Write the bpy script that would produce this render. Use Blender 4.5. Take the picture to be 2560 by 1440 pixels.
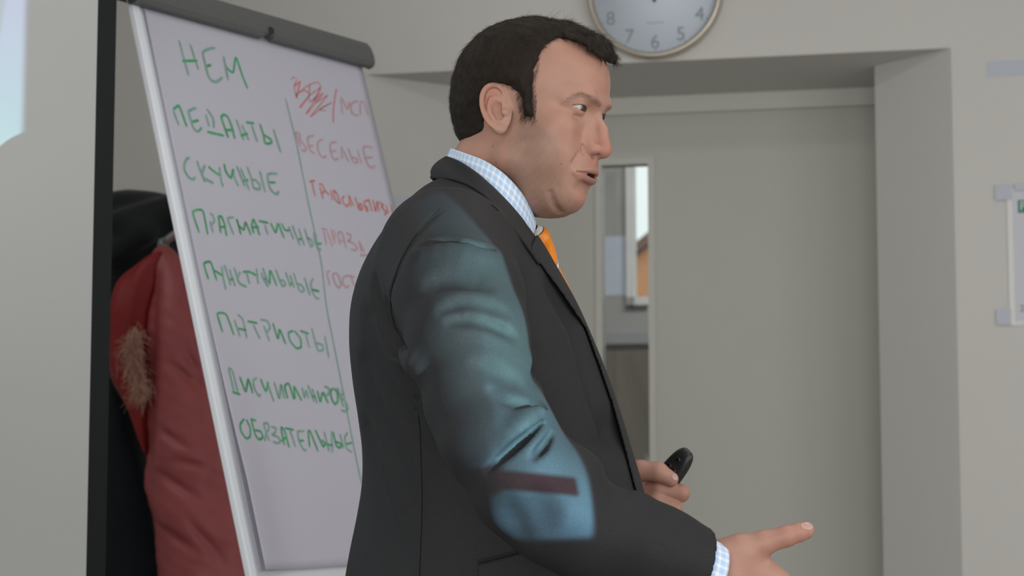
import bpy, bmesh, math, random
import numpy as np
from mathutils import Vector, Matrix

for o in list(bpy.data.objects):
    bpy.data.objects.remove(o, do_unlink=True)
S = bpy.context.scene
COL = S.collection
R = math.radians

# ------------------------------------------------------------------ camera
FPX = 4777.0                       # focal length in pixels of the 2560 px wide frame
PITCH = R(5.4)
CAM = np.array([0.0, 0.0, 1.22])
cam_data = bpy.data.cameras.new('camera')
cam = bpy.data.objects.new('camera', cam_data)
COL.objects.link(cam)
cam.location = CAM
cam.rotation_euler = (R(90) + PITCH, 0, 0)
cam_data.sensor_width = 36.0
cam_data.lens = FPX / 2560 * 36.0
cam_data.clip_start = 0.05
cam_data.dof.use_dof = True
cam_data.dof.focus_distance = 2.2
cam_data.dof.aperture_fstop = 8.5
S.camera = cam

# ------------------------------------------------------------------ view
S.view_settings.view_transform = 'Standard'
S.view_settings.look = 'None'
S.view_settings.gamma = 1.0
S.view_settings.use_curve_mapping = False
S.view_settings.exposure = 0.0
try:
    S.cycles.use_denoising = True
    S.cycles.max_bounces = 8
    S.cycles.sample_clamp_indirect = 6.0
except Exception:
    pass

# ------------------------------------------------------------------ room frame (the back wall is turned 12.4 degrees)
WA = R(12.4)
WU = np.array([math.cos(WA), -math.sin(WA), 0.0])      # along the back wall, to the right
WN = np.array([math.sin(WA), math.cos(WA), 0.0])       # into the wall
W0 = np.array([0.362, 4.8, 0.0])
def wl(s, d, z):
    return W0 + WU * s + WN * d + np.array([0, 0, z])

# ------------------------------------------------------------------ world (overcast sky, seen through the corridor window)
wd = bpy.data.worlds.new('sky')
S.world = wd
wd.use_nodes = True
bg = wd.node_tree.nodes['Background']
bg.inputs['Color'].default_value = (0.93, 0.97, 1.0, 1)
bg.inputs['Strength'].default_value = 1.6

# ------------------------------------------------------------------ lights
def area_light(name, loc, target, sx, sy, power, color=(1, 1, 1)):
    l = bpy.data.lights.new(name, 'AREA')
    l.shape = 'RECTANGLE'
    l.size, l.size_y = sx, sy
    l.energy = power
    l.color = color
    o = bpy.data.objects.new(name, l)
    COL.objects.link(o)
    o.location = loc
    o.rotation_euler = (Vector(target) - Vector(loc)).to_track_quat('-Z', 'Y').to_euler()
    return o
DAY = (1.0, 0.995, 0.985)
for k, d in enumerate((-5.9, -4.3, -2.7)):
    p = wl(2.75, d, 1.75)
    area_light('window_daylight', p, p - WU, 1.25, 1.5, 15.5, DAY)
p = wl(0.4, -7.0, 1.35)
area_light('rear_fill_light', p, p + WN, 3.2, 1.9, 82, DAY)  # added fill light from behind the camera; the wall has no window there
p = wl(-1.8, -2.9, 2.93)
for s_, d_ in ((-1.3, -4.6), (0.9, -4.6), (-1.3, -2.2), (0.9, -2.2)):
    p = wl(s_, d_, 2.93)
    area_light('ceiling_lamp', p, p - np.array([0, 0, 1]), 1.2, 0.3, 7, (1.0, 0.98, 0.95))
p = wl(0.2, 1.35, 2.9)
area_light('corridor_fill_light', p, p - np.array([0, 0, 1]), 1.2, 0.3, 24, (1.0, 0.99, 0.98))  # fill light added to brighten the corridor, no fitting there

# the slide projector's beam: its slide is laid out in the beam's own angles
PROJ = Vector((0.93, 0.917, 1.22))
PROJ_AIM = PROJ + Vector((-1.956, 2.274, 0.30))
def projector_beam():
    l = bpy.data.lights.new('projector_beam', 'SPOT')
    l.energy = 800
    l.spot_size = R(80)
    l.spot_blend = 0.0
    l.shadow_soft_size = 0.003
    o = bpy.data.objects.new('projector_beam', l)
    COL.objects.link(o)
    o.location = PROJ
    fw = (PROJ_AIM - PROJ).normalized()
    o.rotation_euler = fw.to_track_quat('-Z', 'Y').to_euler()
    rt = fw.cross(Vector((0, 0, 1))).normalized()
    up = rt.cross(fw)
    l.use_nodes = True
    nt = l.node_tree
    N, L = nt.nodes, nt.links
    em = N['Emission']
    geo = N.new('ShaderNodeNewGeometry')
    def dot(v):
        n = N.new('ShaderNodeVectorMath'); n.operation = 'DOT_PRODUCT'
        L.new(geo.outputs['Incoming'], n.inputs[0]); n.inputs[1].default_value = v
        return n.outputs['Value']
    def m(op, a, b=None, c=None):
        n = N.new('ShaderNodeMath'); n.operation = op
        for i, x in enumerate((a, b, c)):
            if x is None: continue
            if isinstance(x, (int, float)): n.inputs[i].default_value = x
            else: L.new(x, n.inputs[i])
        return n.outputs[0]
    f_ = dot(fw)
    u = m('DIVIDE', dot(rt), f_)
    v = m('DIVIDE', dot(up), f_)
    def step(x, e, w):                    # soft rising edge at e
        n = N.new('ShaderNodeMapRange'); n.interpolation_type = 'SMOOTHSTEP'
        L.new(x, n.inputs['Value']); n.inputs['From Min'].default_value = e - w; n.inputs['From Max'].default_value = e + w
        return n.outputs['Result']
    return o, N, L, em, u, v, m, step
BEAM = projector_beam()
U_MAX, V_MIN, V_MAX = 0.003, -0.153, 0.25
def slide():
    o, N, L, em, u, v, m, step = BEAM
    e = 0.003
    inside = m('MULTIPLY', m('SUBTRACT', 1.0, step(u, U_MAX, e)), m('MULTIPLY', step(v, V_MIN, e), m('SUBTRACT', 1.0, step(v, V_MAX, e))))
    strip = step(m('SUBTRACT', u, m('MULTIPLY', v, 0.185)), -0.0415, 0.002)          # bright right margin of the slide
    # colour: lavender above, cyan-blue below
    cr = N.new('ShaderNodeValToRGB')
    mr = N.new('ShaderNodeMapRange'); L.new(v, mr.inputs['Value']); mr.inputs['From Min'].default_value = V_MIN; mr.inputs['From Max'].default_value = V_MAX
    L.new(mr.outputs[0], cr.inputs[0])
    cr.color_ramp.elements[0].color = (0.19, 0.46, 0.64, 1); cr.color_ramp.elements[0].position = 0.0
    cr.color_ramp.elements[1].color = (0.17, 0.20, 0.34, 1); cr.color_ramp.elements[1].position = 0.82
    k = cr.color_ramp.elements.new(0.35); k.color = (0.26, 0.54, 0.54, 1)
    k = cr.color_ramp.elements.new(0.62); k.color = (0.15, 0.29, 0.34, 1)
    k = cr.color_ramp.elements.new(0.53); k.color = (0.22, 0.44, 0.45, 1)
    # arrow drawn on the slide
    a0, a1, av, sl = -0.070, -0.0068, -0.1148, -0.12
    vv = m('SUBTRACT', v, m('ADD', av, m('MULTIPLY', u, sl)))
    ab = m('ABSOLUTE', vv)
    shaft = m('MULTIPLY', m('SUBTRACT', 1.0, step(ab, 0.0072, 0.0008)), m('MULTIPLY', step(u, a0 + 0.008, 0.001), m('SUBTRACT', 1.0, step(u, a1, 0.001))))
    hw = m('MULTIPLY', m('SUBTRACT', u, a0), 0.75)
    head = m('MULTIPLY', m('MULTIPLY', step(m('SUBTRACT', hw, ab), 0.0, 0.0008), m('SUBTRACT', 1.0, step(u, a0 + 0.017, 0.001))), step(u, a0, 0.001))
    arrow = m('MAXIMUM', shaft, head)
    def mix(fac, a, b):
        n = N.new('ShaderNodeMix'); n.data_type = 'RGBA'
        L.new(fac, n.inputs[0])
        for i, x in ((6, a), (7, b)):
            if isinstance(x, tuple): n.inputs[i].default_value = x
            else: L.new(x, n.inputs[i])
        return n.outputs[2]
    dr = N.new('ShaderNodeValToRGB'); L.new(mr.outputs[0], dr.inputs[0])
    dr.color_ramp.elements[0].color = (0.07, 0.15, 0.20, 1); dr.color_ramp.elements[0].position = 0.08
    dr.color_ramp.elements[1].color = (0.24, 0.42, 0.43, 1); dr.color_ramp.elements[1].position = 0.33
    k = dr.color_ramp.elements.new(0.53); k.color = (0.20, 0.36, 0.38, 1)
    k = dr.color_ramp.elements.new(0.64); k.color = (0.09, 0.16, 0.19, 1)
    dim = dr.outputs[0]
    c = mix(strip, dim, cr.outputs[0])
    c = mix(arrow, c, (0.075, 0.022, 0.035, 1))
    c = mix(inside, (0, 0, 0, 1), c)
    L.new(c, em.inputs['Color'])
slide()

# ------------------------------------------------------------------ helpers: photograph rays
def ray(px, py):
    x = (px - 1280) / FPX; y = (720 - py) / FPX
    return np.array([x, math.cos(PITCH) - y * math.sin(PITCH), math.sin(PITCH) + y * math.cos(PITCH)])
def P(px, py, Y):
    r = ray(px, py)
    return CAM + r * (Y / r[1])
def on_plane(px, py, p0, n):
    r = ray(px, py)
    return CAM + r * (np.dot(np.asarray(p0) - CAM, n) / np.dot(r, n))
def wall_sd(px, py, d=0.0):
    v = on_plane(px, py, W0 + WN * d, WN) - W0
    return float(v @ WU), float(v[2])

# ------------------------------------------------------------------ helpers: materials
def lin(r, g, b):
    f = lambda c: c / 12.92 if c <= 0.04045 else ((c + 0.055) / 1.055) ** 2.4
    return (f(r / 255), f(g / 255), f(b / 255), 1)
def mat(name, color, rough=0.6, metal=0.0, noise=0.0, nscale=30.0, bump=0.0, bscale=200.0, spec=0.5, sheen=0.0, sss=0.0, attr=None):
    m = bpy.data.materials.new(name)
    m.use_nodes = True
    nt = m.node_tree; N, L = nt.nodes, nt.links
    b = N['Principled BSDF']
    if len(color) == 3: color = (*color, 1)
    b.inputs['Base Color'].default_value = color
    b.inputs['Roughness'].default_value = rough
    b.inputs['Metallic'].default_value = metal
    b.inputs['Specular IOR Level'].default_value = spec
    if sheen:
        b.inputs['Sheen Weight'].default_value = sheen
        b.inputs['Sheen Roughness'].default_value = 0.5
    if sss:
        b.inputs['Subsurface Weight'].default_value = sss
        b.inputs['Subsurface Radius'].default_value = (0.008, 0.003, 0.0015)
        b.inputs['Subsurface Scale'].default_value = 0.6
    src = None
    tc = N.new('ShaderNodeTexCoord')
    if attr:
        a = N.new('ShaderNodeAttribute'); a.attribute_name = attr
        src = a.outputs['Color']
        L.new(src, b.inputs['Base Color'])
    if noise:
        n = N.new('ShaderNodeTexNoise'); n.inputs['Scale'].default_value = nscale; n.inputs['Detail'].default_value = 4
        L.new(tc.outputs['Object'], n.inputs['Vector'])
        mr = N.new('ShaderNodeMapRange'); L.new(n.outputs['Fac'], mr.inputs['Value'])
        mr.inputs['From Min'].default_value = 0.25; mr.inputs['From Max'].default_value = 0.75
        mr.inputs['To Min'].default_value = 1 - noise; mr.inputs['To Max'].default_value = 1 + noise
        mx = N.new('ShaderNodeMix'); mx.data_type = 'RGBA'; mx.blend_type = 'MULTIPLY'; mx.inputs[0].default_value = 1
        if src is not None: L.new(src, mx.inputs[6])
        else: mx.inputs[6].default_value = color
        L.new(mr.outputs[0], mx.inputs[7])
        L.new(mx.outputs[2], b.inputs['Base Color'])
    if bump:
        n = N.new('ShaderNodeTexNoise'); n.inputs['Scale'].default_value = bscale; n.inputs['Detail'].default_value = 3
        L.new(tc.outputs['Object'], n.inputs['Vector'])
        bp = N.new('ShaderNodeBump'); bp.inputs['Strength'].default_value = bump; bp.inputs['Distance'].default_value = 0.002
        L.new(n.outputs['Fac'], bp.inputs['Height'])
        L.new(bp.outputs['Normal'], b.inputs['Normal'])
    return m

# ------------------------------------------------------------------ helpers: objects
def link(name, me, m=None, parent=None, smooth=False):
    o = bpy.data.objects.new(name, me)
    COL.objects.link(o)
    if m is not None: me.materials.append(m)
    if parent is not None: o.parent = parent
    if smooth:
        me.polygons.foreach_set('use_smooth', [True] * len(me.polygons))
    return o
def mesh(name, verts, faces, m=None, parent=None, smooth=False):
    me = bpy.data.meshes.new(name)
    me.from_pydata([tuple(map(float, v)) for v in verts], [], [tuple(f) for f in faces])
    me.update()
    return link(name, me, m, parent, smooth)
def from_bm(name, bm, m=None, parent=None, smooth=False):
    bmesh.ops.recalc_face_normals(bm, faces=bm.faces)
    me = bpy.data.meshes.new(name); bm.to_mesh(me); bm.free()
    return link(name, me, m, parent, smooth)
def empty(name, loc=(0, 0, 0)):
    o = bpy.data.objects.new(name, None)
    COL.objects.link(o)
    o.location = loc
    o.empty_display_size = 0.1
    return o
def keep(o, parent):                        # parent without moving a mesh written in world coordinates
    o.parent = parent
    if parent.type == 'EMPTY':              # parts themselves carry the identity as their world matrix
        o.matrix_parent_inverse = Matrix.Translation(parent.location).inverted()
    return o
def tag(o, label, cat, group=None):
    o['label'] = label; o['category'] = cat
    if group: o['group'] = group
    return o
def structure(o):
    o['kind'] = 'structure'
    return o
def bm_poly_prism(bm, pts, vec):
    """extrude a planar polygon (3-D points) along vec"""
    v0 = [bm.verts.new(tuple(p)) for p in pts]
    v1 = [bm.verts.new(tuple(np.asarray(p) + np.asarray(vec))) for p in pts]
    bm.faces.new(v0); bm.faces.new(v1[::-1])
    n = len(pts)
    for i in range(n):
        bm.faces.new((v0[i], v0[(i + 1) % n], v1[(i + 1) % n], v1[i]))
def bm_box(bm, o, ax, ay, az):
    """box from corner o with edge vectors"""
    o = np.asarray(o, float); ax, ay, az = map(np.asarray, (ax, ay, az))
    bm_poly_prism(bm, [o, o + ax, o + ax + ay, o + ay], az)
def bevel(bm, w, seg=2):
    bmesh.ops.bevel(bm, geom=bm.edges[:], offset=w, segments=seg, affect='EDGES', profile=0.6)
def box_obj(name, o, ax, ay, az, m, parent=None, bev=0.0, seg=2):
    bm = bmesh.new(); bm_box(bm, o, ax, ay, az)
    bmesh.ops.recalc_face_normals(bm, faces=bm.faces)
    if bev: bevel(bm, bev, seg)
    ob = from_bm(name, bm, m)
    if parent is not None: keep(ob, parent)
    return ob
def tube(name, pts, r, m, parent=None, seg=12, caps=True, radii=None):
    pts = [np.asarray(p, float) for p in pts]
    bm = bmesh.new(); rings = []
    t0 = pts[1] - pts[0]; t0 /= np.linalg.norm(t0)
    ref = np.array([0, 0, 1.0]) if abs(t0[2]) < 0.9 else np.array([1.0, 0, 0])
    for i, p in enumerate(pts):
        t = pts[min(i + 1, len(pts) - 1)] - pts[max(i - 1, 0)]; t /= np.linalg.norm(t)
        ref = ref - t * np.dot(ref, t); ref /= np.linalg.norm(ref)
        b = np.cross(t, ref); rr = radii[i] if radii else r
        rings.append([bm.verts.new(tuple(p + rr * (math.cos(2 * math.pi * k / seg) * ref + math.sin(2 * math.pi * k / seg) * b))) for k in range(seg)])
    for a, b in zip(rings, rings[1:]):
        for k in range(seg):
            bm.faces.new((a[k], a[(k + 1) % seg], b[(k + 1) % seg], b[k]))
    if caps:
        bm.faces.new(rings[0][::-1]); bm.faces.new(rings[-1])
    ob = from_bm(name, bm, m, smooth=True)
    if parent is not None: keep(ob, parent)
    return ob
def lathe(name, prof, m, axis_o, ax, ay, az, parent=None, seg=48):
    """prof = [(radius, height)], revolved about az through axis_o"""
    bm = bmesh.new(); rings = []
    axis_o, ax, ay, az = map(np.asarray, (axis_o, ax, ay, az))
    for r_, h_ in prof:
        rings.append([bm.verts.new(tuple(axis_o + az * h_ + r_ * (ax * math.cos(2 * math.pi * k / seg) + ay * math.sin(2 * math.pi * k / seg)))) for k in range(seg)])
    for a, b in zip(rings, rings[1:]):
        for k in range(seg):
            bm.faces.new((a[k], a[(k + 1) % seg], b[(k + 1) % seg], b[k]))
    bm.faces.new(rings[0][::-1]); bm.faces.new(rings[-1])
    bmesh.ops.remove_doubles(bm, verts=bm.verts, dist=1e-6)
    ob = from_bm(name, bm, m, smooth=True)
    if parent is not None: keep(ob, parent)
    return ob
def catmull(pts, n):
    pts = np.asarray(pts, float); out = []
    k = len(pts)
    for t in np.linspace(0, k - 1, n):
        i = min(int(t), k - 2); f = t - i
        p0, p1, p2, p3 = pts[max(i - 1, 0)], pts[i], pts[i + 1], pts[min(i + 2, k - 1)]
        out.append(0.5 * (2 * p1 + (p2 - p0) * f + (2 * p0 - 5 * p1 + 4 * p2 - p3) * f * f + (3 * p1 - p0 - 3 * p2 + p3) * f ** 3))
    return np.array(out)

# ------------------------------------------------------------------ implicit surfaces
def sd_sphere(p, c, r):
    return np.linalg.norm(p - np.asarray(c, float), axis=1) - r
def sd_ell(p, c, r):
    q = p - np.asarray(c, float); r = np.asarray(r, float)
    k0 = np.sqrt(((q / r) ** 2).sum(1)); k1 = np.sqrt(((q / (r * r)) ** 2).sum(1))
    return k0 * (k0 - 1.0) / np.maximum(k1, 1e-9)
def sd_cap(p, a, b, ra, rb=None):
    a = np.asarray(a, float); b = np.asarray(b, float); rb = ra if rb is None else rb
    ba = b - a; q = p - a
    h = np.clip((q @ ba) / max(ba @ ba, 1e-12), 0, 1)
    return np.linalg.norm(q - h[:, None] * ba, axis=1) - (ra + (rb - ra) * h)
def sd_chain(p, pts, rad, k=0.0):
    d = None
    for i in range(len(pts) - 1):
        e = sd_cap(p, pts[i], pts[i + 1], rad[i], rad[i + 1])
        d = e if d is None else (smin(d, e, k) if k else np.minimum(d, e))
    return d
def smin(a, b, k):
    h = np.clip(0.5 + 0.5 * (b - a) / k, 0, 1)
    return b + (a - b) * h - k * h * (1 - h)
def smax(a, b, k):
    return -smin(-a, -b, k)
def sd_poly(x, y, poly):
    poly = np.asarray(poly, float); n = len(poly)
    d = np.full(x.shape, 1e18); s = np.ones(x.shape)
    for i in range(n):
        vi, vj = poly[i], poly[i - 1]
        ex, ey = vj - vi
        wx, wy = x - vi[0], y - vi[1]
        t = np.clip((wx * ex + wy * ey) / max(ex * ex + ey * ey, 1e-12), 0, 1)
        d = np.minimum(d, (wx - ex * t) ** 2 + (wy - ey * t) ** 2)
        c1 = y >= vi[1]; c2 = y < vj[1]; c3 = ex * wy > ey * wx
        flip = (c1 & c2 & c3) | (~c1 & ~c2 & ~c3)
        s = np.where(flip, -s, s)
    return s * np.sqrt(d)
def polygonise(fn, lo, hi, h, B=8, safety=1.5, newton=True):
    lo = np.asarray(lo, float); hi = np.asarray(hi, float)
    nb = np.maximum(1, np.ceil((hi - lo) / (h * B)).astype(int))
    n = nb * B
    V = np.full(tuple(n), 1.0, np.float32)
    bc = np.stack(np.meshgrid(*[np.arange(k) for k in nb], indexing='ij'), -1).reshape(-1, 3)
    cen = lo + (bc * B + (B - 1) / 2) * h
    dc = np.concatenate([fn(c) for c in np.array_split(cen, max(1, len(cen) // 200000 + 1))])
    act = np.abs(dc) < h * B * 0.87 * safety
    V6 = V.reshape(nb[0], B, nb[1], B, nb[2], B)
    sg = np.where(dc < 0, -1.0, 1.0).reshape(tuple(nb))
    V6[:] = sg[:, None, :, None, :, None]
    off = np.stack(np.meshgrid(*[np.arange(B)] * 3, indexing='ij'), -1).reshape(-1, 3)
    ab = bc[act]
    for ch in np.array_split(ab, max(1, len(ab) * B ** 3 // 400000 + 1)):
        if not len(ch): continue
        idx = (ch[:, None, :] * B + off[None]).reshape(-1, 3)
        V[idx[:, 0], idx[:, 1], idx[:, 2]] = fn(lo + idx * h)
    neg = V < 0
    cnt = np.zeros(tuple(n - 1), np.int8)
    for dx in (0, 1):
        for dy in (0, 1):
            for dz in (0, 1):
                cnt += neg[dx:n[0] - 1 + dx, dy:n[1] - 1 + dy, dz:n[2] - 1 + dz]
    ci = np.argwhere((cnt > 0) & (cnt < 8))
    corner = {}
    for dx in (0, 1):
        for dy in (0, 1):
            for dz in (0, 1):
                corner[dx, dy, dz] = V[ci[:, 0] + dx, ci[:, 1] + dy, ci[:, 2] + dz].astype(float)
    acc = np.zeros((len(ci), 3)); w = np.zeros(len(ci))
    for ax in range(3):
        for a in (0, 1):
            for b in (0, 1):
                c0 = [0, 0, 0]; c0[(ax + 1) % 3] = a; c0[(ax + 2) % 3] = b
                c1 = list(c0); c1[ax] = 1
                v0, v1 = corner[tuple(c0)], corner[tuple(c1)]
                x = (v0 < 0) != (v1 < 0)
                t = np.where(x, v0 / np.where(x, v0 - v1, 1), 0)
                pt = np.array(c0, float)[None].repeat(len(ci), 0); pt[:, ax] = t
                acc += pt * x[:, None]; w += x
    verts = lo + (ci + acc / np.maximum(w, 1)[:, None]) * h
    vid = np.full(tuple(n - 1), -1, np.int32)
    vid[ci[:, 0], ci[:, 1], ci[:, 2]] = np.arange(len(ci))
    quads = []
    for ax in range(3):
        sl0 = [slice(1, n[k] - 1) for k in range(3)]; sl1 = list(sl0)
        sl0[ax] = slice(0, n[ax] - 1); sl1[ax] = slice(1, n[ax])
        e = np.argwhere(neg[tuple(sl0)] != neg[tuple(sl1)])
        for k in range(3):
            if k != ax: e[:, k] += 1
        s0 = neg[e[:, 0], e[:, 1], e[:, 2]]
        j, k = (ax + 1) % 3, (ax + 2) % 3
        def cell(dj, dk):
            q = e.copy(); q[:, j] += dj; q[:, k] += dk
            return vid[q[:, 0], q[:, 1], q[:, 2]]
        q = np.stack([cell(-1, -1), cell(0, -1), cell(0, 0), cell(-1, 0)], 1)
        q[~s0] = q[~s0][:, ::-1]
        quads.append(q)
    quads = np.concatenate(quads)
    quads = quads[(quads >= 0).all(1)]
    if newton:
        for _ in range(2):
            e = h * 0.3
            g = np.stack([(fn(verts + d) - fn(verts - d)) for d in np.eye(3) * e], 1) / (2 * e)
            f0 = fn(verts)
            step = f0[:, None] * g / np.maximum((g * g).sum(1), 0.05)[:, None]
            ln = np.linalg.norm(step, axis=1)
            verts = verts - step * np.minimum(1, 0.5 * h / np.maximum(ln, 1e-12))[:, None]
    return verts, quads
def mesh_np(name, verts, quads, m=None, colors=None):
    me = bpy.data.meshes.new(name)
    me.vertices.add(len(verts)); me.vertices.foreach_set('co', np.asarray(verts, np.float32).ravel())
    me.loops.add(quads.size); me.loops.foreach_set('vertex_index', quads.astype(np.int32).ravel())
    me.polygons.add(len(quads))
    me.polygons.foreach_set('loop_start', np.arange(0, quads.size, quads.shape[1], dtype=np.int32))
    me.update(calc_edges=True)
    me.polygons.foreach_set('use_smooth', np.ones(len(quads), bool))
    if colors is not None:
        a = me.color_attributes.new('Col', 'FLOAT_COLOR', 'POINT')
        c = np.ones((len(verts), 4), np.float32); c[:, :3] = colors
        a.data.foreach_set('color', c.ravel())
    me.validate()
    return link(name, me, m)
class Slices:
    """a body given by rows (z, x centre, y centre, half width x, half width y), blended between rows"""
    def __init__(self, rows, n=2.4):
        rows = np.array(sorted(rows)); self.n = n
        self.z = rows[:, 0]
        zz = np.linspace(self.z[0], self.z[-1], 200)
        ext = catmull_rows(rows, zz)
        self.zz, self.t = zz, ext
    def at(self, z):
        zc = np.clip(z, self.zz[0], self.zz[-1])
        return [np.interp(zc, self.zz, self.t[:, k]) for k in range(self.t.shape[1])]
    def __call__(self, p, grow=0.0):
        xc, yc, hx, hy = self.at(p[:, 2])[:4]
        hx = np.maximum(hx + grow, 1e-3); hy = np.maximum(hy + grow, 1e-3)
        u = np.abs(p[:, 0] - xc) / hx; v = np.abs(p[:, 1] - yc) / hy
        k = (u ** self.n + v ** self.n + 1e-9) ** (1 / self.n)
        # local metric from the gradient of k
        gx = (u / k) ** (self.n - 1) / hx; gy = (v / k) ** (self.n - 1) / hy
        d = (k - 1) / np.maximum(np.sqrt(gx * gx + gy * gy), 1 / np.maximum(hx, hy))
        dz = np.maximum(self.z[0] - grow - p[:, 2], p[:, 2] - self.z[-1] - grow)
        return smax(d, dz, 0.02)
def catmull_rows(rows, zz):
    z = rows[:, 0]; out = np.zeros((len(zz), rows.shape[1] - 1))
    for c in range(1, rows.shape[1]):
        y = rows[:, c]; m_ = np.gradient(y, z)
        i = np.clip(np.searchsorted(z, zz) - 1, 0, len(z) - 2)
        h = z[i + 1] - z[i]; t = (zz - z[i]) / h
        out[:, c - 1] = ((2 * t ** 3 - 3 * t ** 2 + 1) * y[i] + (t ** 3 - 2 * t ** 2 + t) * h * m_[i]
                         + (-2 * t ** 3 + 3 * t ** 2) * y[i + 1] + (t ** 3 - t ** 2) * h * m_[i + 1])
    return out
def march(fn, px, py, y0=1.5, y1=3.2):
    """first surface point along the line of sight through a point of the figure"""
    r = ray(px, py); r = r / r[1]
    t = y0
    for _ in range(120):
        d = float(fn((CAM + r * t)[None])[0])
        if d < 3e-4: return CAM + r * t
        t += max(d * 0.7, 3e-4)
        if t > y1: break
    return None
# ================================================================== THE ROOM
M_wall = mat('wall_paint', lin(203, 202, 199), 0.85, noise=0.012, nscale=3, bump=0.08, bscale=250, spec=0.2)
M_ceil = mat('ceiling_paint', lin(225, 224, 220), 0.9, spec=0.2)
M_floor = mat('floor_lino', lin(158, 154, 146), 0.5, noise=0.08, nscale=12)
M_door = mat('door_paint', lin(184, 185, 178), 0.5, noise=0.012, nscale=4, spec=0.4)
M_frame = mat('door_frame_paint', lin(198, 199, 192), 0.45, spec=0.4)
ZC = 3.0
Z0 = 2.254                       # height of the door niche
SL, SR = -0.765, 0.739           # niche edges on the wall
IL, IR, DS, DSL = -0.515, 0.548, 0.175, 0.25 # inner edges after the splayed reveals
DW = 0.62                        # wall thickness
up = lambda h: np.array([0, 0, h])

bm = bmesh.new()
bm_poly_prism(bm, [wl(-3.6, 0, 0), wl(SL, 0, 0), wl(IL, DSL, 0), wl(IL, DW, 0), wl(-3.6, DW, 0)], up(ZC))
bm_poly_prism(bm, [wl(2.8, 0, 0), wl(2.8, DW, 0), wl(IR, DW, 0), wl(IR, DS, 0), wl(SR, 0, 0)], up(ZC))
bm_poly_prism(bm, [wl(SL, 0, Z0), wl(SR, 0, Z0), wl(IR, DS, Z0), wl(IR, DW, Z0), wl(IL, DW, Z0), wl(IL, DSL, Z0)], up(ZC - Z0))
structure(from_bm('wall_back', bm, M_wall))
structure(box_obj('floor', wl(-3.8, -7.4, -0.1), WU * 6.8, WN * 10.2, up(0.1), M_floor))
structure(box_obj('ceiling', wl(-3.8, -7.4, ZC), WU * 6.8, WN * 10.2, up(0.1), M_ceil))
structure(box_obj('wall_left', wl(-3.7, -7.3, 0), WU * 0.1, WN * 7.3, up(ZC), M_wall))
structure(box_obj('wall_right', wl(2.8, -7.3, 0), WU * 0.1, WN * 7.3, up(ZC), M_wall))
structure(box_obj('wall_front', wl(-3.7, -7.3, 0), WU * 6.6, WN * 0.1, up(ZC), M_wall))

# ---- door: frame, leaf with a tall narrow glazed opening
DD = 0.455
door = empty('door_1', wl(0, DD, 0)); structure(door)
bm = bmesh.new()
bm_box(bm, wl(IL, DD, Z0 - 0.048), WU * (IR - IL), WN * 0.12, up(0.048))
bm_box(bm, wl(IL, DD, 0), WU * 0.045, WN * 0.12, up(Z0 - 0.048))
bm_box(bm, wl(IR - 0.045, DD + 0.07, 0), WU * 0.045, WN * 0.05, up(Z0 - 0.048))
bm_box(bm, wl(IL + 0.03, DD + 0.07, Z0 - 0.075), WU * (IR - IL - 0.06), WN * 0.05, up(0.06))
bm_box(bm, wl(IL + 0.03, DD + 0.07, 0), WU * 0.035, WN * 0.05, up(Z0 - 0.06))
keep(from_bm('door_frame', bm, M_frame), door)
LD = DD + 0.022                  # front face of the leaf
sA, zA = wall_sd(1505, 414, LD); sB, _ = wall_sd(1620, 414, LD)
GL, GR, GT, GB = sA, sB, zA, 0.92
l0, l1, lz = IL + 0.05, IR - 0.003, Z0 - 0.052
bm = bmesh.new()
T = WN * 0.045
bm_box(bm, wl(l0, LD, 0.008), WU * (GL - l0), T, up(lz))
bm_box(bm, wl(GR, LD, 0.008), WU * (l1 - GR), T, up(lz))
bm_box(bm, wl(GL, LD, GT), WU * (GR - GL), T, up(lz + 0.008 - GT))
bm_box(bm, wl(GL, LD, 0.008), WU * (GR - GL), T, up(GB - 0.008))
bmesh.ops.remove_doubles(bm, verts=bm.verts, dist=1e-5)
leaf = keep(from_bm('door_leaf', bm, M_door), door)
def ring_bead(w, d0, d1):
    bm = bmesh.new()
    for a in ((GL - w, GB - w, GR - GL + 2 * w, w), (GL - w, GT, GR - GL + 2 * w, w), (GL - w, GB, w, GT - GB), (GR, GB, w, GT - GB)):
        bm_box(bm, wl(a[0], d0, a[1]), WU * a[2], WN * (d1 - d0), up(a[3]))
    return bm
M_bead = mat('glazing_bead_paint', lin(190, 191, 184), 0.4)
bead = from_bm('glazing_bead', ring_bead(0.019, LD - 0.007, LD), M_bead); keep(bead, leaf)
mg = bpy.data.materials.new('clear_glass'); mg.use_nodes = True
nt = mg.node_tree; nt.nodes.clear()
out = nt.nodes.new('ShaderNodeOutputMaterial'); mx = nt.nodes.new('ShaderNodeMixShader')
tr = nt.nodes.new('ShaderNodeBsdfTransparent'); gl = nt.nodes.new('ShaderNodeBsdfGlossy')
tr.inputs[0].default_value = (0.88, 0.9, 0.89, 1); gl.inputs['Roughness'].default_value = 0.02
fr = nt.nodes.new('ShaderNodeFresnel'); fr.inputs[0].default_value = 1.45
nt.links.new(fr.outputs[0], mx.inputs[0]); nt.links.new(tr.outputs[0], mx.inputs[1]); nt.links.new(gl.outputs[0], mx.inputs[2]); nt.links.new(mx.outputs[0], out.inputs[0])
M_glass = mg
g = box_obj('glass_pane', wl(GL, LD + 0.018, GB), WU * (GR - GL), WN * 0.006, up(GT - GB), M_glass); keep(g, leaf)
M_alu = mat('brushed_metal', (0.55, 0.54, 0.52), 0.35, metal=0.9)
h = tube('door_handle', [wl(l0 + 0.07, LD, 1.02), wl(l0 + 0.07, LD - 0.05, 1.02), wl(l0 + 0.09, LD - 0.055, 1.02), wl(l0 + 0.2, LD - 0.055, 1.02)], 0.01, M_alu)
keep(h, leaf)

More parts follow.
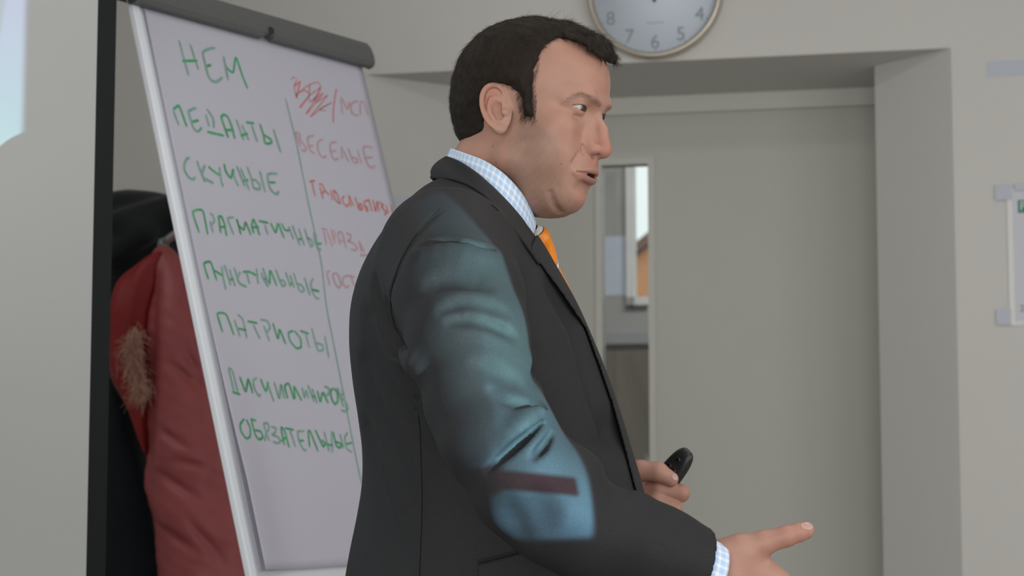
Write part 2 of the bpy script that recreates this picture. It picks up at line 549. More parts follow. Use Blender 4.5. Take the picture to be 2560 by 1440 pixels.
# ---- the corridor behind the door
CD = 2.45                        # its far wall
M_cwall = mat('corridor_paint', lin(176, 175, 174), 0.85, spec=0.2)
M_dado = mat('corridor_dado_paint', lin(128, 122, 114), 0.6, spec=0.3)
M_ledge = mat('corridor_ledge_paint', lin(165, 166, 170), 0.6)
M_white = mat('white_plastic', lin(232, 232, 232), 0.4)
wx0, wz0 = wall_sd(1568, 764, CD); wx1 = wx0 + 0.95; wz1 = 2.75
zl, zl2 = wall_sd(1560, 832, CD)[1], wall_sd(1560, 868, CD)[1]
bm = bmesh.new()
T = WN * 0.12
bm_box(bm, wl(-1.9, CD, zl2), WU * (wx0 + 1.9), T, up(ZC - zl2))
bm_box(bm, wl(wx1, CD, zl2), WU * (2.4 - wx1), T, up(ZC - zl2))
bm_box(bm, wl(wx0, CD, zl2), WU * (wx1 - wx0), T, up(wz0 - zl2))
bm_box(bm, wl(wx0, CD, wz1), WU * (wx1 - wx0), T, up(ZC - wz1))
structure(from_bm('wall_corridor', bm, M_cwall))
structure(box_obj('wall_corridor_dado', wl(-1.9, CD, 0), WU * 4.3, T, up(zl2), M_dado))
structure(box_obj('trim_1', wl(-1.9, CD - 0.02, zl2 + 0.012), WU * 4.3, WN * 0.02, up(zl - zl2 - 0.012), M_ledge))
structure(box_obj('wall_corridor_left', wl(-2.0, DW, 0), WU * 0.1, WN * (CD - DW + 0.12), up(ZC), M_cwall))
structure(box_obj('wall_corridor_right', wl(2.4, DW, 0), WU * 0.1, WN * (CD - DW + 0.12), up(ZC), M_cwall))
win = empty('window_1', wl(wx0, CD, wz0)); structure(win)
bm = bmesh.new(); fw = 0.032
for a in ((wx0, wz0, wx1 - wx0, fw), (wx0, wz1 - fw, wx1 - wx0, fw), (wx0, wz0, fw, wz1 - wz0), (wx1 - fw, wz0, fw, wz1 - wz0), ((wx0 + wx1) / 2 - fw / 2, wz0, fw, wz1 - wz0)):
    bm_box(bm, wl(a[0], CD - 0.025, a[1]), WU * a[2], WN * 0.06, up(a[3]))
keep(from_bm('window_frame', bm, M_white), win)
keep(box_obj('window_pane', wl(wx0 + fw, CD + 0.005, wz0 + fw), WU * (wx1 - wx0 - 2 * fw), WN * 0.005, up(wz1 - wz0 - 2 * fw), M_glass), win)
# paper on the corridor wall
p0 = wall_sd(1514, 592, CD); p1 = wall_sd(1567, 738, CD)
M_paper_blue = mat('pale_paper', lin(205, 212, 228), 0.7)
o = box_obj('wall_paper_sheet', wl(p0[0] - 0.1, CD - 0.002, p1[1]), WU * (p1[0] - p0[0] + 0.1), WN * 0.002, up(p0[1] - p1[1]), M_paper_blue)
o.name = 'notice_sheet'
tag(o, 'pale bluish notice sheet on the corridor wall, seen through the door glass', 'notice')
# orange building outside the corridor window
hb = P(1640, 700, 16.0)
house = empty('building', (hb[0], 16.0, 0))
M_brick = mat('orange_render', lin(214, 150, 108), 0.8, noise=0.08, nscale=3)
M_roof = mat('roof_tile', lin(120, 90, 84), 0.8)
x0 = P(1592, 700, 16)[0]; zt = P(1600, 640, 16)[2]; za = P(1625, 500, 16)[2]
bm = bmesh.new()
bm_poly_prism(bm, [(x0, 16, 0), (x0 + 3, 16, 0), (x0 + 3, 16, zt), (x0 + 1.5, 16, zt + 1.2), (x0, 16, zt)], (0, 4, 0))
keep(from_bm('facade', bm, M_brick), house)
for k in range(2):
    sx = 1 if k else -1
    a = np.array([x0 + 1.5, 15.9, zt + 1.22]); b = np.array([x0 + 1.5 + sx * 1.6, 15.9, zt - 0.06])
    n_ = np.array([0.0, 0, 0.1])
    bm = bmesh.new(); bm_poly_prism(bm, [a, b, b + n_, a + n_], (0, 4.2, 0))
    keep(from_bm('roof_slope', bm, M_roof), house)
tag(house, 'orange rendered house outside, glimpsed through the corridor window', 'building')
structure(box_obj('ground', (-8, 9.5, -0.12), np.array([24.0, 0, 0]), np.array([0, 20.0, 0]), up(0.1), mat('ground_grass', lin(110, 118, 96), 0.9, noise=0.2, nscale=2)))

# ---- things on the back wall
cs, cz = wall_sd(1640, -16)
CR = 0.1745
clock = empty('wall_clock', wl(cs, 0, cz))
M_rim = mat('clock_rim_metal', lin(196, 188, 176), 0.32, metal=0.75)
M_dial = mat('clock_dial', lin(205, 216, 230), 0.6)
M_num = mat('clock_print', lin(142, 148, 155), 0.7)
M_black = mat('black_plastic', lin(34, 36, 38), 0.45)
cc = wl(cs, 0, cz)
lathe('rim', [(CR - 0.004, 0.0), (CR, 0.01), (CR - 0.001, 0.03), (CR - 0.006, 0.038), (CR - 0.012, 0.036), (CR - 0.0165, 0.028), (CR - 0.0165, 0.0)], M_rim, cc, WU, up(1.0), -WN, clock, 96)
lathe('dial', [(CR - 0.016, 0.005), (CR - 0.016, 0.022)], M_dial, cc, WU, up(1.0), -WN, clock, 96)
rotq = Matrix((tuple(WU), (0, 0, 1), tuple(-WN))).transposed().to_4x4()
def text(name, body, size, pos, m, parent=None, extr=0.0004):
    cu = bpy.data.curves.new(name, 'FONT'); cu.body = body; cu.size = size; cu.align_x = 'CENTER'; cu.align_y = 'CENTER'; cu.extrude = extr
    tmp = bpy.data.objects.new(name, cu); COL.objects.link(tmp)
    bpy.context.view_layer.update()
    me = bpy.data.meshes.new_from_object(tmp.evaluated_get(bpy.context.evaluated_depsgraph_get()))
    bpy.data.objects.remove(tmp, do_unlink=True)
    me.transform(Matrix.Translation(tuple(pos)) @ rotq)
    me.name = name
    o = link(name, me, m)
    if parent is not None: keep(o, parent)
    return o
for k in range(1, 13):
    a = 2 * math.pi * k / 12
    r_ = 0.132
    text('numeral', str(k), 0.05, cc + WU * r_ * math.sin(a) + up(r_ * math.cos(a)) - WN * 0.0226, M_num, clock)
bm = bmesh.new()
for k in range(60):
    a = 2 * math.pi * k / 60; ra, rb, w = (0.150, 0.1565, 0.0018) if k % 5 == 0 else (0.1535, 0.1565, 0.0008)
    e = WU * math.sin(a) + up(math.cos(a)); f = WU * math.cos(a) - up(math.sin(a))
    bm_box(bm, cc + e * ra - f * w / 2 - WN * 0.0222, e * (rb - ra), f * w, -WN * 0.0006)
keep(from_bm('minute_marks', bm, M_num), clock)
def hand(name, ang, ln, w, tail, off):
    e = WU * math.sin(ang) + up(math.cos(ang)); f = WU * math.cos(ang) - up(math.sin(ang))
    return box_obj(name, cc - e * tail - f * w / 2 - WN * off, e * (ln + tail), f * w, -WN * 0.001, M_black, clock)
hand('hour_hand', R(318), 0.078, 0.009, 0.02, 0.024)
hand('minute_hand', R(2), 0.115, 0.007, 0.028, 0.0255)
lathe('hand_hub', [(0.008, 0.022), (0.008, 0.028)], M_black, cc, WU, up(1.0), -WN, clock, 24)
tx0 = cc - up(0.083) - WN * 0.0226
box_obj('printed_line', tx0 - WU * 0.022, WU * 0.044, up(0.0035), -WN * 0.0004, mat('faint_print', lin(172, 180, 190), 0.7), clock)
tag(clock, 'round white wall clock with a beige metal rim above the door niche', 'clock')

def wall_sheet(name, px0, py0, px1, py1, m, label, cat, thick=0.0012, extra=0.0, off=0.0, group=None):
    a = wall_sd(px0, py0); b = wall_sd(px1, py1)
    o = box_obj(name, wl(a[0], -thick - off, b[1]), WU * (b[0] - a[0] + extra), WN * thick, up(a[1] - b[1]), m)
    if cat: tag(o, label, cat, group)
    return o
M_tape = mat('pale_blue_tape', lin(180, 187, 200), 0.45)
wall_sheet('tape_strip', 2467, 153, 2560, 188, M_tape, 'long pale blue tape strip on the wall above the notice', 'tape', extra=0.12)
# the taped notice in a plastic pocket at the right edge
a = wall_sd(2516, 472); b = wall_sd(2516, 814)
notice = empty('taped_notice', wl(a[0], 0, b[1])); tag(notice, 'white notice with a green heading taped to the wall at right', 'notice')
nw = 0.235
M_pocket = mat('clear_pocket', lin(190, 192, 198), 0.25, spec=0.6)
M_sheet = mat('notice_paper', lin(202, 204, 214), 0.7)
M_green = mat('green_print', lin(60, 128, 106), 0.6)
M_ink = mat('grey_print', lin(120, 118, 124), 0.7)
hN = a[1] - b[1]
keep(box_obj('pocket', wl(a[0], -0.002, b[1]), WU * nw, WN * 0.002, up(hN), M_pocket), notice)
keep(box_obj('pocket_edge', wl(a[0], -0.004, b[1]), WU * 0.014, WN * 0.002, up(hN), mat('pocket_rim', lin(212, 212, 212), 0.35)), notice)
sx = wall_sd(2532, 500)[0]
keep(box_obj('sheet', wl(sx, -0.0032, b[1] + 0.012), WU * (nw - 0.028), WN * 0.0012, up(hN - 0.022), M_sheet), notice)
g0 = wall_sd(2544, 501); g1 = wall_sd(2544, 533)
keep(box_obj('green_heading', wl(g0[0], -0.0040, g1[1]), WU * 0.15, WN * 0.0008, up(g0[1] - g1[1]), M_green), notice)
text('heading_letter', 'P', 0.03, wl(g0[0] + 0.012, -0.0044, (g0[1] + g1[1]) / 2), mat('white_print', lin(205, 220, 214), 0.6), notice)
q = wall_sd(2551, 772)
text('small_print', '2', 0.022, wl(q[0] + 0.004, -0.0036, q[1]), M_ink, notice)
keep(wall_sheet('tape_corner', 2487, 464, 2530, 500, M_tape, '', None, off=0.0045), notice)
keep(wall_sheet('tape_corner', 2490, 774, 2528, 812, M_tape, '', None, off=0.0045), notice)
keep(box_obj('tape_edge', wl(a[0] + 0.02, -0.0056, a[1] - 0.006), WU * (nw - 0.02), WN * 0.0012, up(0.016), M_tape), notice)
# small paper glimpsed between easel and shoulder, on the left reveal
rn = np.array([DS, SL - IL, 0.0])
e1 = wl(SL, 0, 0); e2 = wl(IL, DSL, 0); eu = (e2 - e1) / np.linalg.norm(e2 - e1); en = np.array([eu[1], -eu[0], 0]); 
q0 = on_plane(974, 486, e1, en); q1 = on_plane(1030, 486, e1, en)
wv = q1 - q0; wv[2] = 0
if np.linalg.norm(wv) > 0.3: wv = wv / np.linalg.norm(wv) * 0.1
o = box_obj('paper_note', q0 - up(0.14), wv, en * 0.0015 * (1 if en[1] < 0 else -1), up(0.14), mat('bluish_paper', lin(190, 196, 208), 0.7))
tag(o, 'small bluish paper on the splayed reveal behind the shoulder', 'paper')
# ================================================================== FLIP CHART
TH, TILT = 0.96902416, 0.29059938
PL, PW, PY = 0.99053, 0.591227, 3.20959
TL = P(358, 17, PY)
BU = np.array([math.cos(TH), math.sin(TH), 0.0])
BV = np.array([-math.sin(TH) * math.sin(TILT), math.cos(TH) * math.sin(TILT), math.cos(TILT)])
BN = np.cross(BU, BV)                                  # faces the room
def B(u, v, w=0.0): return TL + BU * u + BV * v + BN * w
M_board = mat('white_board_lacquer', lin(200, 204, 210), 0.35, spec=0.5)
M_bedge = mat('board_edge_plastic', lin(214, 219, 227), 0.4)
M_pad = mat('chart_paper', lin(176, 175, 187), 0.8, noise=0.01, nscale=6, spec=0.2)
M_clamp = mat('dark_grey_plastic', lin(84, 86, 86), 0.42, noise=0.03, nscale=20)
M_hole = mat('screw_black', lin(22, 22, 22), 0.5)
M_steel = mat('grey_steel', lin(120, 124, 128), 0.35, metal=0.7)
foot = B(PW / 2, -PL - 0.05, -0.03)
easel = empty('flip_chart', (foot[0], foot[1], 0))
tag(easel, 'white flip chart with a grey clamp bar and handwritten green and red word lists', 'flip chart')
board = box_obj('board', B(-0.026, -PL - 0.045, -0.0105), BU * (PW + 0.027), BV * (PL + 0.075), BN * 0.0065, M_board, easel, 0.002)
# raised edge strips
for nm, a in (('edge_strip', (-0.027, -PL - 0.046, 0.017, PL + 0.077)), ('edge_strip', (PW - 0.004, -PL - 0.046, 0.007, PL + 0.077))):
    o = box_obj(nm, B(a[0], a[1], -0.011), BU * a[2], BV * a[3], BN * (0.0125 if a[0] < 0 else 0.009), M_bedge, None, 0.003)
    keep(o, board)
# paper pad: a sheet that lifts a little along its left edge near the bottom
nu, nv = 40, 60
def sheet_w(u, v):
    t = -v / PL
    lift = 0.011 * np.clip((t - 0.45) / 0.4, 0, 1) ** 2 * np.exp(-(u / 0.05) ** 2)
    return 0.002 + lift + 0.0015 * np.sin(t * 5 + u * 4) * t
vs, fs = [], []
for i in range(nv + 1):
    for j in range(nu + 1):
        u = PW * (j / nu) ** 1.4; v = -PL * i / nv
        vs.append(B(u, v, float(sheet_w(u, v))))
for i in range(nv):
    for j in range(nu):
        a = i * (nu + 1) + j; fs.append((a, a + nu + 1, a + nu + 2, a + 1))
pad = mesh('paper_sheet', vs, fs, M_pad, smooth=True); keep(pad, easel)
sol = pad.modifiers.new('thickness', 'SOLIDIFY'); sol.thickness = 0.0006; sol.offset = -1
box_obj('paper_pad', B(0.002, -PL + 0.002, -0.0039), BU * (PW - 0.004), BV * (PL + 0.03), BN * 0.0035, M_pad, easel)
# clamp bar: a curved profile with a small notch and screw in the middle of its lower edge
prof = [(-0.004, 0.004), (-0.004, 0.016), (0.003, 0.022), (0.018, 0.0235), (0.034, 0.021), (0.047, 0.015), (0.052, 0.006), (0.052, -0.03), (0.045, -0.034), (0.02, -0.03), (0.02, 0.004)]
uA, uB = -0.034, PW + 0.012
un = PW * 0.512
def bar(u0, u1, cut=0.0):
    bm = bmesh.new()
    pr = [(max(v, -0.004 + cut), w) for v, w in prof]
    bm_poly_prism(bm, [B(u0, v, w) for v, w in pr], BU * (u1 - u0))
    return bm
bm = bar(uA, un - 0.016)
for a, b, c in ((un - 0.016, un - 0.006, 0.004), (un - 0.006, un + 0.006, 0.008), (un + 0.006, un + 0.012, 0.004), (un + 0.012, uB, 0)):
    b2 = bar(a, b, c); me = bpy.data.meshes.new('tmp'); b2.to_mesh(me); b2.free(); bm.from_mesh(me); bpy.data.meshes.remove(me)
clamp = from_bm('clamp_bar', bm, M_clamp); keep(clamp, easel)
for q in (-0.01, 0.0):
    pass
sc = B(un + 0.001, 0.008, 0.0225)
o = lathe('clamp_screw', [(0.0065, 0.0), (0.0065, 0.003), (0.004, 0.0035)], M_hole, sc, BU, BV, BN, None, 20)
keep(o, clamp)
for ue, sg in ((uA, -1), (uB, 1)):
    bm = bmesh.new(); bm_poly_prism(bm, [B(ue, v * 1.0 - 0.001, w) for v, w in prof], BU * 0.006 * sg)
    o = from_bm('end_cap', bm, M_hole if sg < 0 else M_clamp); keep(o, clamp)
# stand: column behind the board and a star foot
tube('column', [B(PW / 2, -PL * 0.35, -0.04), B(PW / 2, -PL - 0.02, -0.04), (foot[0], foot[1], 0.75), (foot[0], foot[1], 0.06)], 0.02, M_steel, easel)
for k in range(5):
    a = R(72 * k + 20)
    e = np.array([foot[0] + 0.36 * math.cos(a), foot[1] + 0.36 * math.sin(a), 0.0])
    tube('foot_arm', [(foot[0], foot[1], 0.07), (e[0], e[1], 0.055)], 0.016, M_steel, easel, 10)
    lathe('castor', [(0.012, -0.012), (0.027, -0.01), (0.027, 0.01), (0.012, 0.012)], M_hole, e + up(0.028), np.array([math.cos(a), math.sin(a), 0]), up(1.0), np.array([-math.sin(a), math.cos(a), 0]), easel, 20)

# ---- handwriting: marker strokes lying on the sheet
M_mg = mat('green_marker', lin(72, 146, 104), 0.7, noise=0.25, nscale=40, spec=0.2)
M_mg2 = mat('pale_green_marker', lin(118, 152, 140), 0.7, noise=0.15, nscale=40, spec=0.2)
M_mr = mat('red_marker', lin(184, 112, 108), 0.7, noise=0.2, nscale=40, spec=0.2)
M_mr2 = mat('pale_red_marker', lin(174, 143, 149), 0.7, noise=0.12, nscale=40, spec=0.2)
WORDS = [
 ('green', 420, 80, .125, 1.15, [[(215,160),(410,880)],[(440,240),(605,760)],[(280,580),(590,575)],[(940,320),(820,335),(690,410),(740,640),(790,850),(860,970),(960,1000),(1090,910)],[(750,690),(860,660)],[(1105,480),(1200,970)],[(1130,640),(1200,750),(1300,810),(1355,500),(1480,860),(1590,1140)]]),
 ('green', 420, 240, .1172, 1.1, [[(105,310),(230,630)],[(110,290),(150,250),(225,205),(270,300),(395,660)],[(600,255),(500,290),(430,340),(470,480),(520,640),(580,740),(650,755),(715,670)],[(510,555),(650,520)],[(800,390),(875,660)],[(820,280),(900,380),(965,520),(970,690)],[(830,765),(1190,850)],[(1280,900),(1190,640),(1130,450),(1190,400),(1270,450),(1350,640),(1420,920)],[(1220,730),(1360,730)],[(1450,500),(1610,950)],[(1570,620),(1720,950)],[(1540,850),(1700,800)],[(1660,565),(1830,585)],[(1780,630),(1900,980)],[(1950,590),(2030,830),(2060,1000),(2120,1020),(2200,1000),(2190,930),(2040,830)],[(2240,700),(2400,1210)]]),
 ('green', 440, 380, .1172, 1.1, [[(290,130),(220,150),(170,280),(180,400),(260,540),(350,590),(410,540)],[(440,190),(520,420),(610,650)],[(610,280),(550,450),(590,560),(800,670)],[(680,310),(780,400),(920,500)],[(920,320),(940,480),(960,620),(1000,750)],[(1020,250),(1050,400),(1120,520),(1170,550),(1215,360)],[(1215,360),(1230,520),(1330,740)],[(1290,300),(1460,740)],[(1370,340),(1560,820)],[(1400,620),(1540,600)],[(1510,310),(1600,560),(1650,770),(1780,800),(1780,700),(1700,610),(1620,590)],[(1780,400),(1900,870)],[(2160,470),(2030,460),(1950,490),(1960,640),(2010,800),(2100,890),(2150,900),(2190,840)],[(1980,650),(2120,655)]]),
 ('green', 470, 510, .18054, 1.0, [[(150,400),(60,110),(200,90),(270,430)],[(300,240),(345,400)],[(300,130),(340,160),(360,230),(330,290)],[(450,410),(420,180),(460,180),(500,280),(530,450)],[(450,320),(520,320)],[(630,430),(545,205),(630,185)],[(730,430),(670,210),(700,300),(770,360),(795,250),(870,440)],[(910,410),(880,310),(900,215),(940,290),(990,440)],[(890,325),(980,320)],[(975,235),(1110,265)],[(1060,290),(1105,430)],[(1140,260),(1210,400),(1245,265),(1330,480)],[(1290,265),(1340,360),(1400,370)],[(1390,310),(1460,490)],[(1440,290),(1550,580)],[(1530,340),(1610,580)],[(1530,490),(1590,480)],[(1610,340),(1670,520),(1700,590),(1730,560),(1700,490),(1640,470)],[(1740,390),(1790,620)],[(1780,430),(1750,480),(1780,580),(1810,640),(1840,620)],[(1770,550),(1850,550)]]),
 ('green', 470, 510, .18054, 1.0, [[(280,1050),(215,830),(310,805),(395,1070)],[(360,920),(470,990)],[(465,860),(480,1000),(520,1190)],[(500,840),(590,1130)],[(570,900),(650,1140)],[(555,1055),(630,1040)],[(635,880),(710,1110)],[(720,940),(680,1030),(710,1100),(810,1150)],[(755,940),(850,940),(915,975)],[(810,960),(850,1110)],[(945,890),(970,1110)],[(880,950),(940,990)],[(1010,950),(1050,1050),(1110,1150)],[(1030,880),(1110,1100)],[(1030,1040),(1090,1035)],[(1130,1120),(1130,940),(1150,940),(1230,1140)],[(1210,900),(1280,1090),(1310,1140),(1350,1110),(1320,1060),(1275,1060)],[(1350,940),(1420,1150)],[(1410,980),(1470,1160)],[(1400,1110),(1460,1100)],[(1460,950),(1530,1170),(1570,1220),(1610,1190),(1570,1120),(1510,1110)],[(1610,1010),(1690,1270)],[(1735,1030),(1700,1100),(1720,1210),(1770,1300),(1820,1310)],[(1715,1185),(1820,1210)]]),
 ('green', 530, 770, .26385, 0.9, [[(95,235),(45,55),(130,60),(205,260)],[(265,275),(210,110)],[(240,60),(290,110),(330,290)],[(240,195),(325,210)],[(335,125),(430,145)],[(390,160),(455,295)],[(455,110),(520,120),(550,180),(520,235)],[(490,165),(545,315)],[(575,140),(625,295),(640,200),(700,345)],[(770,215),(725,235),(740,310),(800,380),(845,370),(840,290),(780,215)],[(835,215),(920,245)],[(890,250),(925,380)],[(945,185),(985,340),(1010,405),(1055,395),(1050,350),(990,330)],[(1070,260),(1110,475)]]),
 ('green', 530, 770, .26385, 1.0, [[(145,575),(195,800)],[(145,570),(185,600),(235,810)],[(175,800),(260,825)],[(255,650),(315,800),(340,670),(385,810)],[(425,660),(390,690),(400,760),(440,830),(465,820)],[(460,670),(510,790),(535,700)],[(520,690),(590,890)],[(590,700),(640,860),(655,720),(690,860)],[(720,860),(690,740),(730,715),(780,870)],[(790,860),(780,740),(855,880)],[(855,750),(880,850),(895,780),(920,860)],[(910,725),(970,890)],[(950,760),(1000,900)],[(950,830),(990,850)],[(1000,780),(1030,890),(1050,800),(1105,905)],[(1060,790),(1105,900)],[(1065,740),(1110,760),(1110,810),(1085,830)],[(1150,760),(1125,790),(1140,870),(1170,910),(1195,880),(1190,800),(1160,760)],[(1190,750),(1250,940)],[(1230,770),(1250,800),(1220,840),(1270,890),(1290,950),(1265,980),(1225,965)]]),
 ('green', 530, 770, .26385, 0.9, [[(290,1055),(245,1110),(250,1180),(300,1245),(345,1225),(350,1140),(310,1060)],[(355,1055),(415,1070)],[(365,1060),(400,1200),(440,1250),(480,1225),(460,1170),(390,1160)],[(545,1260),(490,1100),(530,1090),(540,1150),(510,1190),(500,1265)],[(560,1125),(610,1135),(600,1180),(570,1200),(630,1220),(650,1265),(620,1280),(580,1265)],[(690,1300),(655,1130),(690,1160),(735,1325)],[(660,1260),(715,1215)],[(695,1135),(780,1155)],[(740,1150),(795,1315)],[(880,1165),(815,1170),(830,1260),(870,1340),(900,1345)],[(830,1255),(875,1255)],[(930,1320),(915,1170),(935,1170),(1010,1360)],[(980,1150),(1040,1280),(1060,1315),(1075,1280),(1040,1250)],[(1065,1170),(1115,1360)],[(1135,1160),(1145,1370)],[(1085,1290),(1150,1300)],[(1150,1170),(1180,1300),(1215,1325),(1230,1290),(1175,1265)],[(1215,1190),(1250,1330)],[(1290,1175),(1260,1230),(1280,1330),(1330,1365)],[(1270,1290),(1330,1275)]]),
 ('line', 0, 0, 1, 0.75, [[(713,245),(741,360),(771,510),(803,655),(817,770),(854,955),(891,1145),(905,1210)]]),
 ('red', 700, 180, .18056, 0.7, [[(150,110),(190,70),(230,110),(190,200),(230,370),(250,290),(400,180),(520,140),(560,210),(400,330),(290,490),(270,480),(400,330),(410,170),(400,420),(540,300),(560,200),(480,380),(350,600),(600,290),(490,380),(500,420),(660,320),(540,470),(410,630),(560,510),(720,420),(540,520),(640,540)],[(200,200),(280,130),(240,290),(330,250),(390,290)],[(215,290),(225,350),(235,300),(225,340)],[(780,230),(740,480),(735,710)]]),
 ('palered', 700, 180, .18056, 0.9, [[(860,580),(845,350),(930,520),(960,420),(990,590)],[(1080,400),(1000,430),(980,500),(1020,590),(1080,600)],[(1110,600),(1110,420),(1160,420),(1220,610)]]),
 ('palered', 700, 180, .18056, 0.95, [[(210,830),(280,1040)],[(210,830),(270,860),(280,950),(360,1040),(340,1095),(290,1080)],[(470,880),(390,900),(380,960),(410,1080),(480,1135)],[(400,1030),(460,1020)],[(600,930),(530,960),(515,1050),(560,1160),(600,1185),(640,1160)],[(780,970),(700,985),(690,1050),(720,1170),(760,1220),(810,1190)],[(710,1100),(780,1095)],[(860,1210),(850,1040),(950,1250)],[(940,1050),(1010,1240),(1060,1260),(1070,1210),(990,1180)],[(1070,1080),(1130,1270)],[(1280,1050),(1200,1030),(1150,1050),(1180,1200),(1220,1290),(1270,1330),(1320,1290)],[(1170,1190),(1290,1180)]]),
 ('red', 760, 430, .21533, 0.85, [[(60,115),(125,100)],[(90,120),(130,290)],[(180,170),(220,315)],[(170,140),(215,150),(235,220),(215,250)],[(230,200),(290,270)],[(310,210),(330,330)],[(340,210),(380,250),(420,370),(360,320),(340,210)],[(470,280),(440,310),(460,370),(500,400),(520,360)],[(545,410),(520,270),(580,400)],[(590,290),(640,430)],[(650,370),(625,400),(645,440),(680,430),(670,380),(640,370)],[(640,400),(665,420)],[(690,340),(730,460),(740,420),(700,390)],[(700,340),(750,330)],[(750,310),(790,460)],[(800,320),(830,460),(850,340),(870,460)],[(870,350),(920,380),(900,410),(960,470),(930,500)],[(950,380),(980,480)],[(1010,380),(1030,480)]]),
 ('palered', 760, 430, .21533, 0.9, [[(200,655),(270,670)],[(230,680),(260,850)],[(270,690),(330,870)],[(320,690),(360,830)],[(310,670),(350,690),(360,750),(340,790)],[(420,850),(395,720),(430,690),(460,760),(490,890)],[(420,800),(480,800)],[(490,710),(540,730),(540,780),(510,800),(580,830),(620,880),(590,910),(545,890)],[(670,930),(640,800),(700,930)],[(650,965),(740,965)]]),
 ('palered', 760, 430, .21533, 0.9, [[(260,1170),(300,1145)],[(265,1180),(300,1320)],[(360,1170),(335,1200),(360,1290),(400,1345),(430,1310),(410,1220),(370,1170)],[(520,1200),(460,1220),(450,1290),(490,1340),(530,1320)],[(520,1205),(590,1215)],[(550,1220),(590,1330)]]),
]
def to_uv(px, py):
    q = on_plane(px, py, B(0, 0, 0.002), BN) - TL
    return np.array([q @ BU, q @ BV])
rnd = random.Random(4)
for kind, ox, oy, sc_, wid, strokes in WORDS:
    bm = bmesh.new(); mi = []
    for st in strokes:
        uv = np.array([to_uv(ox + x * sc_, oy + y * sc_) for x, y in st])
        n_ = max(6, 5 * len(st))
        t_ = np.linspace(0, len(st) - 1, n_)
        li = np.stack([np.interp(t_, np.arange(len(st)), uv[:, k]) for k in (0, 1)], 1)
        c = 0.45 * catmull(uv, n_) + 0.55 * li if len(st) > 2 else li
        w0 = 0.0046 * wid * (0.62 if kind in ('red',) and len(st) > 15 else 1)
        tg = np.gradient(c, axis=0); tg /= np.maximum(np.linalg.norm(tg, axis=1)[:, None], 1e-9)
        nr = np.stack([-tg[:, 1], tg[:, 0]], 1)
        dark = abs(tg[:, 0].mean()) > abs(tg[:, 1].mean()) * 0.8      # the marker lays more ink across than down
        prev = None
        lift = rnd.uniform(0.0004, 0.0007)
        for i in range(n_):
            w = w0 * (0.5 if i in (0, n_ - 1) else 1) * (0.93 + 0.14 * rnd.random()) * 0.5
            a = c[i] + nr[i] * w; b = c[i] - nr[i] * w
            pa = bm.verts.new(tuple(B(a[0], a[1], float(sheet_w(a[0], a[1])) + lift))); pb = bm.verts.new(tuple(B(b[0], b[1], float(sheet_w(b[0], b[1])) + lift)))
            if prev:
                f_ = bm.faces.new((prev[0], prev[1], pb, pa)); mi.append(0 if dark else 1); f_.material_index = mi[-1]
            prev = (pa, pb)
    for f_ in bm.faces:
        f_.normal_update()
        if f_.normal.dot(Vector(BN)) < 0: f_.normal_flip()
    nm = {'line': 'ruled_line', 'green': 'handwritten_word', 'red': 'handwritten_word', 'palered': 'handwritten_word'}[kind]
    me = bpy.data.meshes.new(nm); bm.to_mesh(me); bm.free()
    M_mid = M_mg2
    for m_ in {'green': (M_mg, M_mg2), 'line': (M_mg2, M_mg2), 'red': (M_mr, M_mr), 'palered': (M_mr2, M_mr2)}[kind]: me.materials.append(m_)
    o = link(nm, me); keep(o, pad)

# ================================================================== PROJECTION SCREEN
TS = R(47)
SU = np.array([math.cos(TS), math.sin(TS), 0.0]); SN = np.array([math.sin(TS), -math.cos(TS), 0.0])
s0 = P(289, 0, 3.0); s1 = P(265, 1440, 3.0)
SE = np.array([(s0[0] + s1[0]) / 2, 3.0, 0.0])        # outer right edge
def Q(u, z, w=0.0): return SE + SU * u + SN * w + up(z)
M_canvas = mat('screen_canvas', lin(172, 174, 174), 0.9, spec=0.1)
M_border = mat('screen_black_border', lin(26, 30, 31), 0.7, spec=0.2)
SWD, SB, ST, BW = 1.75, 0.72, 2.42, 0.0350
screen = empty('projection_screen', Q(-SWD / 2, 0, -0.03))
tag(screen, 'white projection screen with a black border left of the flip chart', 'projection screen')
box_obj('canvas', Q(-SWD + BW, SB + BW, -0.001), SU * (SWD - 2 * BW), SN * 0.001, up(ST - SB - 2 * BW), M_canvas, screen)
for a in ((-BW, SB, BW, ST - SB), (-SWD, SB, BW, ST - SB), (-SWD + BW, SB, SWD - 2 * BW, BW), (-SWD + BW, ST - BW, SWD - 2 * BW, BW)):
    box_obj('border', Q(a[0], a[1], -0.0012), SU * a[2], SN * 0.0018, up(a[3]), M_border, screen)
box_obj('roller_case', Q(-SWD - 0.05, SB - 0.09, -0.05), SU * (SWD + 0.09), SN * 0.07, up(0.08), M_black, screen, 0.008)
tube('pole', [Q(-SWD / 2, 0.22, -0.04), Q(-SWD / 2, ST + 0.08, -0.04)], 0.014, M_steel, screen)
box_obj('top_bar', Q(-SWD - 0.01, ST, -0.015), SU * (SWD + 0.02), SN * 0.02, up(0.022), M_black, screen, 0.004)
for k in range(3):
    a = R(-90 + 120 * k) + TS
    tube('leg', [Q(-SWD / 2, 0.42, -0.04), Q(-SWD / 2, 0.012, -0.04) + 0.42 * np.array([math.cos(a), math.sin(a), 0])], 0.012, M_steel, screen, 10)

